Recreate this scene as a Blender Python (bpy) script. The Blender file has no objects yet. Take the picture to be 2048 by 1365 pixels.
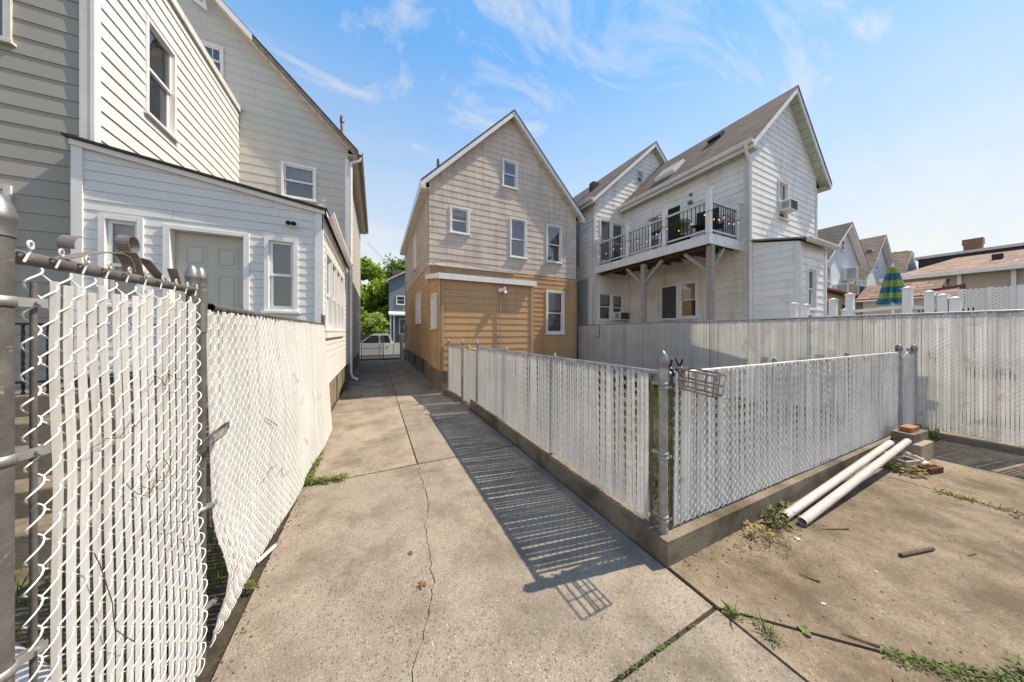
import bpy, math, random
from mathutils import Vector, Matrix, noise as mnoise
random.seed(7)
R = math.radians
sc = bpy.context.scene
col = sc.collection

# ------------------------------------------------------------------ camera, sky, sun, exposure
F_PX = 560.0
YAW = math.atan(272 / 560.0)            # the lens looks to the right of the driveway (+Y)
cam_d = bpy.data.cameras.new('camera')
cam = bpy.data.objects.new('camera', cam_d)
col.objects.link(cam)
cam_d.sensor_width = 36.0
cam_d.lens = F_PX / 2048 * 36.0
cam_d.shift_y = -17.5 / 2048
cam_d.clip_start = 0.05
cam_d.clip_end = 2000
cam.location = (0, 0, 1.6)
cam.rotation_euler = (R(90), 0, -YAW)
sc.camera = cam

SUN_EL, SUN_AZ = R(54.5), R(101)        # azimuth clockwise from +Y
sd = Vector((math.cos(SUN_EL) * math.sin(SUN_AZ), math.cos(SUN_EL) * math.cos(SUN_AZ), math.sin(SUN_EL)))
sl = bpy.data.lights.new('sun', 'SUN')
sl.energy = 4.3
sl.angle = R(0.55)
sl.color = (1.0, 0.975, 0.945)
sun = bpy.data.objects.new('sun', sl)
col.objects.link(sun)
sun.location = (20, -5, 30)
sun.rotation_euler = sd.to_track_quat('Z', 'Y').to_euler()

world = bpy.data.worlds.new('World')
sc.world = world
world.use_nodes = True
wt = world.node_tree
wt.nodes.clear()
def wn(t, **k):
    n = wt.nodes.new(t)
    for a, b in k.items():
        setattr(n, a, b)
    return n
wo = wn('ShaderNodeOutputWorld')
bg = wn('ShaderNodeBackground')
bg.inputs['Strength'].default_value = 0.15
sky = wn('ShaderNodeTexSky', sky_type='NISHITA', sun_disc=False, sun_elevation=SUN_EL, sun_rotation=SUN_AZ,
         air_density=1.0, dust_density=0.12, ozone_density=3.0, altitude=20)
tc = wn('ShaderNodeTexCoord')
sep = wn('ShaderNodeSeparateXYZ')
wt.links.new(tc.outputs['Generated'], sep.inputs[0])
def wmath(op, a, b=None, clamp=False):
    n = wn('ShaderNodeMath', operation=op, use_clamp=clamp)
    for i, v in enumerate((a, b)):
        if v is None:
            continue
        if isinstance(v, (int, float)):
            n.inputs[i].default_value = v
        else:
            wt.links.new(v, n.inputs[i])
    return n.outputs[0]
zz = wmath('ADD', wmath('MAXIMUM', sep.outputs['Z'], 0.0), 0.22)
cx_ = wmath('DIVIDE', sep.outputs['X'], zz)
cy_ = wmath('DIVIDE', sep.outputs['Y'], zz)
comb = wn('ShaderNodeCombineXYZ')
wt.links.new(cx_, comb.inputs[0])
wt.links.new(cy_, comb.inputs[1])
mp = wn('ShaderNodeMapping')
mp.inputs['Rotation'].default_value = (0, 0, R(-28))
mp.inputs['Scale'].default_value = (1.0, 1.9, 1)
mp.inputs['Location'].default_value = (7.7, 1.9, 0)
wt.links.new(comb.outputs[0], mp.inputs[0])
n1 = wn('ShaderNodeTexNoise')
n1.inputs['Scale'].default_value = 1.5
n1.inputs['Detail'].default_value = 9
n1.inputs['Roughness'].default_value = 0.62
n1.inputs['Distortion'].default_value = 1.3
wt.links.new(mp.outputs[0], n1.inputs['Vector'])
cr = wn('ShaderNodeMapRange', clamp=True)
cr.inputs['From Min'].default_value = 0.50
cr.inputs['From Max'].default_value = 0.78
wt.links.new(n1.outputs['Fac'], cr.inputs['Value'])
hz = wn('ShaderNodeMapRange', clamp=True)          # thin veil near the horizon
hz.inputs['From Min'].default_value = 0.70
hz.inputs['From Max'].default_value = 0.0
hz.inputs['To Max'].default_value = 1.0
wt.links.new(sep.outputs['Z'], hz.inputs['Value'])
fac = wmath('MULTIPLY', cr.outputs[0], 0.9)
fac = wmath('MAXIMUM', fac, wmath('MULTIPLY', hz.outputs[0], wmath('ADD', wmath('MULTIPLY', n1.outputs['Fac'], 0.9), 0.55)), True)
mx = wn('ShaderNodeMix', data_type='RGBA')
wt.links.new(fac, mx.inputs['Factor'])
tint = wn('ShaderNodeMix', data_type='RGBA', blend_type='MULTIPLY')
tint.inputs[0].default_value = 1.0
tint.inputs[7].default_value = (0.60, 1.62, 2.9, 1)
gm = wn('ShaderNodeGamma')
gm.inputs['Gamma'].default_value = 0.5
wt.links.new(sky.outputs[0], gm.inputs['Color'])
wt.links.new(gm.outputs[0], tint.inputs[6])
wt.links.new(tint.outputs[2], mx.inputs[6])
mx.inputs[7].default_value = (4.0, 4.25, 4.5, 1)
wt.links.new(mx.outputs[2], bg.inputs['Color'])
wt.links.new(bg.outputs[0], wo.inputs[0])

sc.view_settings.view_transform = 'Standard'
sc.view_settings.look = 'None'
sc.view_settings.gamma = 1.0
sc.view_settings.use_curve_mapping = False
sc.view_settings.exposure = 0.6
sc.view_settings.use_white_balance = True
sc.view_settings.white_balance_temperature = 8700
sc.view_settings.white_balance_tint = 10
sc.cycles.max_bounces = 8
sc.cycles.transparent_max_bounces = 16

# ------------------------------------------------------------------ materials
def srgb(r, g, b):
    f = lambda c: ((c / 255 + 0.055) / 1.055) ** 2.4 if c > 10 else c / 255 / 12.92
    return (f(r), f(g), f(b))

class NT:
    def __init__(s, name):
        s.m = bpy.data.materials.new(name)
        s.m.use_nodes = True
        s.t = s.m.node_tree
        s.b = s.t.nodes['Principled BSDF']
        s.pos = None
    def n(s, t, **k):
        x = s.t.nodes.new(t)
        for a, b in k.items():
            setattr(x, a, b)
        return x
    def l(s, a, b):
        s.t.links.new(a, b)
    def P(s):
        if s.pos is None:
            s.pos = s.n('ShaderNodeNewGeometry').outputs['Position']
        return s.pos
    def mapped(s, scale):
        m = s.n('ShaderNodeMapping')
        m.inputs['Scale'].default_value = scale
        s.l(s.P(), m.inputs[0])
        return m.outputs[0]
    def noise(s, scale, detail=4, rough=0.55, vec=None, dist=0):
        x = s.n('ShaderNodeTexNoise')
        x.inputs['Scale'].default_value = scale
        x.inputs['Detail'].default_value = detail
        x.inputs['Roughness'].default_value = rough
        x.inputs['Distortion'].default_value = dist
        s.l(vec if vec is not None else s.P(), x.inputs['Vector'])
        return x.outputs['Fac']
    def rng(s, v, a, b, c=0.0, d=1.0):
        x = s.n('ShaderNodeMapRange', clamp=True)
        for i, q in zip(('From Min', 'From Max', 'To Min', 'To Max'), (a, b, c, d)):
            x.inputs[i].default_value = q
        s.l(v, x.inputs['Value'])
        return x.outputs[0]
    def mix(s, f, a, b, mode='MIX'):
        x = s.n('ShaderNodeMix', data_type='RGBA', blend_type=mode)
        for i, v in ((0, f), (6, a), (7, b)):
            if isinstance(v, (int, float)):
                x.inputs[i].default_value = v
            elif isinstance(v, tuple):
                x.inputs[i].default_value = (*v, 1)
            else:
                s.l(v, x.inputs[i])
        return x.outputs[2]
    def bump(s, h, strength, dist=0.01, prev=None):
        x = s.n('ShaderNodeBump')
        x.inputs['Strength'].default_value = strength
        x.inputs['Distance'].default_value = dist
        s.l(h, x.inputs['Height'])
        if prev is not None:
            s.l(prev, x.inputs['Normal'])
        return x.outputs[0]

def mk(name, base, rough=0.6, var=0.12, vs=3.0, bump=0.0, bs=80, metal=0.0, objvar=0.0, stain=None, streak=None,
       spec=0.4, transl=0.0, fine=0.0):
    k = NT(name)
    b = k.b
    lo = tuple(c * (1 - var) for c in base)
    hi = tuple(min(1, c * (1 + var)) for c in base)
    c = k.mix(k.rng(k.noise(vs, 5), 0.3, 0.7), lo, hi)
    if fine:
        c = k.mix(k.rng(k.noise(bs, 3), 0.3, 0.7), c, k.mix(1.0, c, (1 - fine,) * 3, 'MULTIPLY'))
    if stain:
        sc_, scol, t0, t1, amt = stain
        c = k.mix(k.rng(k.noise(sc_, 7, 0.65, dist=0.4), t0, t1, 0, amt), c, scol)
    if streak:
        scol, amt, sx = streak
        c = k.mix(k.rng(k.noise(1.0, 6, 0.6, vec=k.mapped((sx, sx, 0.35))), 0.48, 0.75, 0, amt), c, scol)
    if objvar:
        oi = k.n('ShaderNodeObjectInfo')
        c = k.mix(1.0, c, k.mix(oi.outputs['Random'], (1 - objvar,) * 3, (1.0,) * 3), 'MULTIPLY')
    k.l(c, b.inputs['Base Color'])
    b.inputs['Roughness'].default_value = rough
    b.inputs['Metallic'].default_value = metal
    b.inputs['Specular IOR Level'].default_value = spec
    if bump:
        k.l(k.bump(k.noise(bs, 5, 0.6), bump, 0.006), b.inputs['Normal'])
    if transl:
        tr = k.n('ShaderNodeBsdfTranslucent')
        k.l(c, tr.inputs[0])
        ms = k.n('ShaderNodeMixShader')
        ms.inputs[0].default_value = transl
        k.l(b.outputs[0], ms.inputs[1])
        k.l(tr.outputs[0], ms.inputs[2])
        k.l(ms.outputs[0], k.t.nodes['Material Output'].inputs[0])
    return k.m

def concrete(name, base, agg=0.5, dark=(0.10, 0.085, 0.065), stain_amt=0.6, moss=0.0, seed=0.0, stone=80, t0=0.52):
    k = NT(name)
    b = k.b
    off = k.n('ShaderNodeVectorMath', operation='ADD')
    k.l(k.P(), off.inputs[0])
    off.inputs[1].default_value = (seed, seed * 1.7, 0)
    v = off.outputs[0]
    c = k.mix(k.rng(k.noise(1.3, 6, 0.6, vec=v), 0.3, 0.7), tuple(x * 0.86 for x in base), tuple(x * 1.12 for x in base))
    vo = k.n('ShaderNodeTexVoronoi')
    vo.inputs['Scale'].default_value = stone
    vo.inputs['Randomness'].default_value = 1.0
    k.l(v, vo.inputs['Vector'])
    hs = k.n('ShaderNodeSeparateColor')
    k.l(vo.outputs['Color'], hs.inputs[0])
    peb = k.mix(hs.outputs[0], tuple(x * 0.38 for x in base), tuple(min(1, x * 1.75) for x in base))
    peb = k.mix(k.rng(hs.outputs[1], 0.86, 0.9), peb, (0.42, 0.25, 0.13))
    peb = k.mix(k.rng(hs.outputs[2], 0.9, 0.93), peb, (0.11, 0.10, 0.10))
    inside = k.rng(vo.outputs['Distance'], 0.28, 0.5, 1, 0)
    worn = k.rng(k.noise(0.9, 4, vec=v), 0.35, 0.6, 0.45, 1.0)
    mm = k.n('ShaderNodeMath', operation='MULTIPLY')
    k.l(inside, mm.inputs[0])
    k.l(worn, mm.inputs[1])
    m2 = k.n('ShaderNodeMath', operation='MULTIPLY')
    k.l(mm.outputs[0], m2.inputs[0])
    m2.inputs[1].default_value = agg
    oi = k.n('ShaderNodeObjectInfo')
    c = k.mix(m2.outputs[0], c, peb)
    c = k.mix(1.0, c, k.mix(oi.outputs['Random'], (0.84, 0.85, 0.86), (1.06, 1.04, 1.0)), 'MULTIPLY')
    c = k.mix(k.rng(k.noise(150, 3, 0.75, vec=v), 0.5, 0.66, 0.0, 0.75), c, tuple(x * 0.28 for x in base))
    c = k.mix(k.rng(k.noise(310, 2, 0.6, vec=v), 0.6, 0.72, 0.0, 0.6), c, tuple(min(1, x * 1.7) for x in base))
    c = k.mix(k.rng(k.noise(1.7, 9, 0.72, vec=v, dist=0.12), t0, t0 + 0.22, 0, stain_amt), c, dark)
    c = k.mix(k.rng(k.noise(7, 6, 0.7, vec=v), 0.58, 0.78, 0, stain_amt * 0.6), c, dark)
    if moss:
        c = k.mix(k.rng(k.noise(5, 7, 0.7, vec=v), 0.55, 0.72, 0, moss), c, (0.06, 0.065, 0.03))
    k.l(c, b.inputs['Base Color'])
    b.inputs['Roughness'].default_value = 0.9
    b.inputs['Specular IOR Level'].default_value = 0.25
    n = k.bump(k.noise(60, 6, 0.65, vec=v), 0.5, 0.006)
    n = k.bump(inside, 0.35 * agg + 0.1, 0.004, n)
    k.l(n, b.inputs['Normal'])
    return k.m

def roofmat(name, base, course=0.14):
    k = NT(name)
    sp = k.n('ShaderNodeSeparateXYZ')
    k.l(k.P(), sp.inputs[0])
    cb = k.n('ShaderNodeCombineXYZ')
    k.l(sp.outputs['Y'], cb.inputs[0])
    k.l(sp.outputs['Z'], cb.inputs[1])
    br = k.n('ShaderNodeTexBrick')
    k.l(cb.outputs[0], br.inputs['Vector'])
    br.inputs['Color1'].default_value = (*[c * 0.75 for c in base], 1)
    br.inputs['Color2'].default_value = (*[min(1, c * 1.3) for c in base], 1)
    br.inputs['Mortar'].default_value = (*[c * 0.35 for c in base], 1)
    br.inputs['Scale'].default_value = 1.0
    br.inputs['Mortar Size'].default_value = 0.008
    br.inputs['Brick Width'].default_value = 0.3
    br.inputs['Row Height'].default_value = course * 0.7
    c = k.mix(k.rng(k.noise(90, 3), 0.35, 0.65), br.outputs['Color'], k.mix(1.0, br.outputs['Color'], (0.7,) * 3, 'MULTIPLY'))
    c = k.mix(k.rng(k.noise(0.7, 6), 0.45, 0.75, 0, 0.5), c, tuple(x * 0.6 for x in base))
    k.l(c, k.b.inputs['Base Color'])
    k.b.inputs['Roughness'].default_value = 0.95
    k.b.inputs['Specular IOR Level'].default_value = 0.15
    k.l(k.bump(br.outputs['Fac'], 0.4, -0.01, k.bump(k.noise(200, 3), 0.3, 0.004)), k.b.inputs['Normal'])
    return k.m

def lapmat(name, base, course, axis_noise=0.1, rough=0.55):
    """far siding: the courses are too small to pick apart, so they are relief in the material"""
    k = NT(name)
    sp = k.n('ShaderNodeSeparateXYZ')
    k.l(k.P(), sp.inputs[0])
    d = k.n('ShaderNodeMath', operation='DIVIDE')
    k.l(sp.outputs['Z'], d.inputs[0])
    d.inputs[1].default_value = course
    f = k.n('ShaderNodeMath', operation='FRACT')
    k.l(d.outputs[0], f.inputs[0])
    c = k.mix(k.rng(k.noise(2.0, 5), 0.3, 0.7), tuple(x * (1 - axis_noise) for x in base), base)
    k.l(c, k.b.inputs['Base Color'])
    k.b.inputs['Roughness'].default_value = rough
    k.l(k.bump(f.outputs[0], 1.0, -0.02), k.b.inputs['Normal'])
    return k.m

def glassmat():
    k = NT('window_glass')
    t = k.t
    t.nodes.remove(k.b)
    tr = k.n('ShaderNodeBsdfTransparent')
    tr.inputs[0].default_value = (0.86, 0.9, 0.9, 1)
    gl = k.n('ShaderNodeBsdfGlossy')
    gl.inputs['Roughness'].default_value = 0.015
    gl.inputs['Color'].default_value = (0.9, 0.95, 1, 1)
    fr = k.n('ShaderNodeFresnel')
    fr.inputs['IOR'].default_value = 1.75
    bp = k.bump(k.noise(2.2, 2), 0.25, 0.02)
    k.l(bp, gl.inputs['Normal'])
    ad = k.n('ShaderNodeMath', operation='ADD', use_clamp=True)
    k.l(fr.outputs[0], ad.inputs[0])
    ad.inputs[1].default_value = 0.09
    ms = k.n('ShaderNodeMixShader')
    k.l(ad.outputs[0], ms.inputs[0])
    k.l(tr.outputs[0], ms.inputs[1])
    k.l(gl.outputs[0], ms.inputs[2])
    k.l(ms.outputs[0], t.nodes['Material Output'].inputs[0])
    return k.m

def emis(name, c, s):
    k = NT(name)
    k.b.inputs['Base Color'].default_value = (*c, 1)
    k.b.inputs['Emission Color'].default_value = (*c, 1)
    k.b.inputs['Emission Strength'].default_value = s
    return k.m

M = {}
M['slat'] = mk('white_slat', (0.80, 0.80, 0.80), 0.5, 0.06, 2, objvar=0.12, transl=0.5, streak=((0.46, 0.41, 0.35), 0.45, 30), stain=(9, (0.55, 0.48, 0.40), 0.56, 0.7, 0.4))
M['slat_old'] = mk('aged_white_slat', (0.90, 0.90, 0.885), 0.55, 0.08, 2, objvar=0.14, transl=0.55, streak=((0.45, 0.39, 0.32), 0.5, 22), stain=(7, (0.52, 0.45, 0.37), 0.55, 0.7, 0.45))
M['wire_w'] = mk('white_wire', (0.86, 0.845, 0.81), 0.45, 0.08, 20)
M['wire_g'] = mk('galvanised_wire', (0.42, 0.42, 0.41), 0.45, 0.1, 20, metal=0.5)
M['galv'] = mk('galvanised_steel', (0.36, 0.36, 0.36), 0.48, 0.22, 9, metal=0.65, bump=0.12, bs=120,
               stain=(14, (0.30, 0.27, 0.2), 0.6, 0.72, 0.35))
M['galv_d'] = mk('weathered_steel', (0.125, 0.12, 0.115), 0.68, 0.3, 12, metal=0.35, bump=0.3, bs=90,
                 stain=(11, (0.50, 0.45, 0.32), 0.62, 0.68, 0.75))
M['cap'] = mk('cast_cap', (0.27, 0.27, 0.275), 0.42, 0.2, 25, metal=0.7, bump=0.12, bs=200)
M['rust'] = mk('rusty_strap', (0.26, 0.23, 0.21), 0.55, 0.25, 18, metal=0.5, bump=0.15, bs=150, stain=(20, (0.16, 0.08, 0.04), 0.5, 0.7, 0.5))
M['rust_o'] = mk('orange_rust', (0.30, 0.10, 0.03), 0.8, 0.3, 40)
M['iron'] = mk('black_iron', (0.012, 0.012, 0.013), 0.45, 0.2, 20)
M['blackp'] = mk('black_plastic', (0.014, 0.014, 0.015), 0.4, 0.2, 20)
M['conc'] = concrete('driveway_concrete', (0.32, 0.275, 0.228), 1.0, dark=(0.115, 0.095, 0.072), stain_amt=0.8, t0=0.45)
M['conc2'] = concrete('yard_concrete', (0.285, 0.232, 0.172), 0.85, dark=(0.105, 0.075, 0.05), stain_amt=0.9, seed=13.3, t0=0.385, stone=65)
M['kerb'] = concrete('kerb_concrete', (0.27, 0.225, 0.17), 0.35, dark=(0.07, 0.055, 0.04), stain_amt=0.9, moss=0.6, seed=4.1, t0=0.43)
M['found'] = concrete('foundation_concrete', (0.26, 0.215, 0.165), 0.2, dark=(0.08, 0.06, 0.045), stain_amt=0.8, moss=0.2, seed=8.7)
M['block'] = concrete('cast_block', (0.37, 0.31, 0.24), 0.15, stain_amt=0.3, seed=21.0)
M['step'] = concrete('step_concrete', (0.20, 0.165, 0.125), 0.35, dark=(0.05, 0.04, 0.03), stain_amt=0.9, moss=0.3, seed=2.2)
M['soil'] = mk('soil', (0.065, 0.05, 0.034), 0.95, 0.4, 12, bump=0.7, bs=60, fine=0.5)
M['dirt'] = mk('bare_earth', (0.13, 0.105, 0.075), 0.95, 0.35, 6, bump=0.6, bs=50, fine=0.4)
M['asph'] = mk('asphalt', (0.055, 0.055, 0.056), 0.9, 0.2, 2, bump=0.4, bs=150, fine=0.3)
M['grass'] = mk('grass_blade', (0.17, 0.22, 0.045), 0.6, 0.35, 3, objvar=0.0, transl=0.35)
M['weed'] = mk('weed_leaf', (0.135, 0.19, 0.045), 0.55, 0.4, 25, transl=0.3)
M['weed_y'] = mk('yellowing_weed', (0.30, 0.27, 0.08), 0.6, 0.4, 25, transl=0.3)
M['dead'] = mk('dead_stem', (0.14, 0.085, 0.045), 0.85, 0.35, 30)
M['deadleaf'] = mk('dead_leaf', (0.24, 0.12, 0.05), 0.8, 0.35, 30, transl=0.15)
M['vine'] = mk('dry_vine', (0.10, 0.075, 0.055), 0.85, 0.3, 30)
M['bark'] = mk('bark', (0.10, 0.075, 0.055), 0.95, 0.3, 8, bump=0.8, bs=25)
M['leaf1'] = mk('bright_leaf', (0.30, 0.43, 0.06), 0.55, 0.45, 1.2, transl=0.4)
M['leaf2'] = mk('deep_leaf', (0.15, 0.26, 0.045), 0.55, 0.4, 1.2, transl=0.3)
M['leaf3'] = mk('pale_leaf', (0.36, 0.46, 0.11), 0.55, 0.4, 1.2, transl=0.4)
# siding
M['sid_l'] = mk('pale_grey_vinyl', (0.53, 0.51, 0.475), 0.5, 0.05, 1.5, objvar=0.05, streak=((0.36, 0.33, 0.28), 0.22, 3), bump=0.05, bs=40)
M['sid_b_shade'] = mk('shaded_bump_out_vinyl', (0.345, 0.325, 0.285), 0.5, 0.05, 1.5, objvar=0.05, streak=((0.36, 0.33, 0.28), 0.18, 3), bump=0.05, bs=40)  # bump-out walls turned from the sun: their shade is put into the colour
M['sid_p'] = mk('white_vinyl', (0.71, 0.705, 0.695), 0.48, 0.04, 1.5, objvar=0.04, streak=((0.44, 0.40, 0.35), 0.2, 3))
M['shing'] = mk('pinkish_shingle', (0.70, 0.585, 0.505), 0.85, 0.08, 2, objvar=0.10, bump=0.3, bs=30,
                streak=((0.30, 0.25, 0.21), 0.45, 5), stain=(1.2, (0.40, 0.33, 0.28), 0.55, 0.8, 0.35), fine=0.12)
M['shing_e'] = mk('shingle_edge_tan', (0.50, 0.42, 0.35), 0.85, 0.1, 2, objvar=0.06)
M['brown'] = mk('orange_tan_siding', (0.545, 0.32, 0.16), 0.6, 0.07, 1.5, objvar=0.07, bump=0.08, bs=30,
                streak=((0.27, 0.155, 0.08), 0.5, 3), stain=(0.9, (0.34, 0.19, 0.10), 0.5, 0.75, 0.5))
M['brown_t'] = mk('tan_corner_board', (0.42, 0.28, 0.165), 0.6, 0.1, 2)
M['sid_w'] = mk('white_aluminium_siding', (0.84, 0.83, 0.81), 0.45, 0.05, 1.5, objvar=0.05,
                streak=((0.42, 0.38, 0.31), 0.4, 2.5), stain=(1.1, (0.50, 0.45, 0.37), 0.55, 0.75, 0.45))
M['sid_ws'] = mk('stained_white_siding', (0.74, 0.70, 0.63), 0.5, 0.06, 1.5, objvar=0.06,
                 streak=((0.40, 0.30, 0.19), 0.6, 2.2), stain=(1.4, (0.48, 0.40, 0.29), 0.5, 0.75, 0.6))
M['back'] = mk('wall_sheathing', (0.20, 0.165, 0.13), 0.9, 0.2, 3)
M['trim'] = mk('white_trim', (0.76, 0.76, 0.75), 0.4, 0.05, 4, streak=((0.5, 0.46, 0.4), 0.25, 6))
M['trim_d'] = mk('dirty_white_trim', (0.66, 0.645, 0.61), 0.5, 0.1, 4, streak=((0.34, 0.28, 0.2), 0.5, 6))
M['soffit'] = mk('pale_green_soffit', (0.46, 0.53, 0.43), 0.6, 0.1, 3, objvar=0.08)
M['soffit_w'] = mk('cream_soffit', (0.60, 0.54, 0.46), 0.6, 0.12, 3, objvar=0.1)
M['woodold'] = mk('weathered_wood', (0.26, 0.22, 0.18), 0.9, 0.3, 6, bump=0.4, bs=40, streak=((0.11, 0.09, 0.07), 0.6, 14))
M['woodgrey'] = mk('grey_post_wood', (0.36, 0.33, 0.295), 0.85, 0.15, 6, bump=0.3, bs=50, streak=((0.2, 0.17, 0.14), 0.6, 18))
M['joist'] = mk('brown_joist', (0.135, 0.085, 0.04), 0.85, 0.35, 5, objvar=0.3, bump=0.3, bs=40)
M['roof_b'] = roofmat('brown_shingle_roof', (0.20, 0.155, 0.13))
M['roof_g'] = roofmat('grey_shingle_roof', (0.135, 0.12, 0.11))
M['roof_t'] = roofmat('tan_shingle_roof', (0.36, 0.255, 0.205))
M['roof_k'] = mk('tar_paper_edge', (0.035, 0.033, 0.03), 0.9, 0.3, 20, bump=0.4, bs=60)
M['glass'] = glassmat()
M['inside'] = mk('dim_room', (0.10, 0.085, 0.075), 0.95, 0.4, 1.5)
M['blind'] = mk('window_blind', (0.50, 0.47, 0.43), 0.8, 0.08, 3)
M['curtain'] = mk('lace_curtain', (0.66, 0.64, 0.60), 0.9, 0.15, 9, transl=0.3, streak=((0.3, 0.28, 0.25), 0.5, 40))
M['screen'] = mk('insect_screen', (0.075, 0.075, 0.078), 0.8, 0.1, 5)
M['doorw'] = mk('pale_grey_door', (0.50, 0.485, 0.42), 0.45, 0.05, 3, streak=((0.36, 0.34, 0.3), 0.3, 5))
M['pvc'] = mk('dirty_white_pipe', (0.56, 0.51, 0.475), 0.4, 0.12, 4, stain=(9, (0.38, 0.28, 0.25), 0.55, 0.7, 0.6), fine=0.1, bs=60)
M['brick_o'] = mk('orange_brick', (0.40, 0.15, 0.075), 0.9, 0.2, 20, bump=0.3, bs=80)
M['brick_d'] = mk('dark_red_brick', (0.16, 0.055, 0.04), 0.9, 0.3, 20, bump=0.4, bs=80)
M['stone'] = mk('pale_stone', (0.55, 0.51, 0.45), 0.9, 0.2, 12, bump=0.4, bs=50)
M['pink'] = mk('pinkish_block', (0.40, 0.29, 0.235), 0.9, 0.15, 8, bump=0.4, bs=70)
M['hose'] = mk('green_hose', (0.03, 0.10, 0.06), 0.4, 0.2, 8)
M['ac'] = mk('off_white_enamel', (0.70, 0.69, 0.66), 0.4, 0.06, 4)
M['ac_d'] = mk('dark_grille', (0.06, 0.06, 0.065), 0.6, 0.2, 8)
M['ac_y'] = mk('yellowed_grille', (0.45, 0.38, 0.2), 0.6, 0.2, 8)
M['bulb'] = emis('warm_bulb', (1.0, 0.40, 0.12), 0.8)
M['lampglass'] = mk('lamp_glass', (0.75, 0.75, 0.72), 0.25, 0.05, 4)
M['paint'] = mk('white_car_paint', (0.72, 0.73, 0.74), 0.25, 0.02, 1, spec=0.6)
M['tyre'] = mk('tyre_rubber', (0.02, 0.02, 0.02), 0.8, 0.2, 10)
M['chrome'] = mk('bright_rim', (0.55, 0.55, 0.56), 0.25, 0.05, 5, metal=0.9)
M['carglass'] = mk('dark_car_glass', (0.012, 0.014, 0.016), 0.05, 0.1, 3, spec=0.7)
M['umb_b'] = mk('blue_canopy_cloth', (0.02, 0.20, 0.36), 0.8, 0.12, 8, transl=0.25)
M['umb_g'] = mk('lime_canopy_cloth', (0.34, 0.47, 0.09), 0.8, 0.12, 8, transl=0.25)
M['umb_w'] = mk('white_canopy_cloth', (0.72, 0.74, 0.74), 0.8, 0.12, 8, transl=0.25)
M['vinyl'] = mk('white_vinyl_post', (0.78, 0.78, 0.77), 0.4, 0.03, 3)
M['lap_w'] = lapmat('far_white_siding', (0.70, 0.71, 0.72), 0.12)
M['lap_g'] = lapmat('far_blue_white_siding', (0.60, 0.64, 0.70), 0.12)
M['lap_c'] = lapmat('far_cream_siding', (0.66, 0.63, 0.57), 0.14)
M['lap_t'] = lapmat('far_taupe_siding', (0.47, 0.415, 0.345), 0.11)
M['lap_y'] = lapmat('far_yellow_siding', (0.62, 0.52, 0.32), 0.13)
M['lap_bl'] = lapmat('far_blue_siding', (0.165, 0.20, 0.23), 0.15)
M['redwood'] = mk('red_brown_wood', (0.17, 0.04, 0.028), 0.7, 0.2, 8)
M['brickw'] = mk('chimney_brick', (0.22, 0.12, 0.085), 0.9, 0.3, 10, bump=0.4, bs=40)
M['darkwall'] = mk('dark_roof_band', (0.055, 0.05, 0.048), 0.9, 0.2, 3)
M['potdark'] = mk('dark_pot', (0.03, 0.03, 0.03), 0.6, 0.2, 8)
M['fabric'] = mk('dark_brown_cover', (0.03, 0.022, 0.018), 0.9, 0.2, 5)
M['paper'] = mk('white_scrap', (0.75, 0.73, 0.68), 0.8, 0.1, 9)
M['orange'] = mk('orange_tip', (0.55, 0.22, 0.04), 0.6, 0.1, 9)
M['cable'] = mk('black_cable', (0.02, 0.02, 0.022), 0.6, 0.1, 9)
M['greytin'] = mk('grey_panel', (0.42, 0.40, 0.37), 0.6, 0.15, 2, streak=((0.25, 0.22, 0.18), 0.5, 3))

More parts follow.
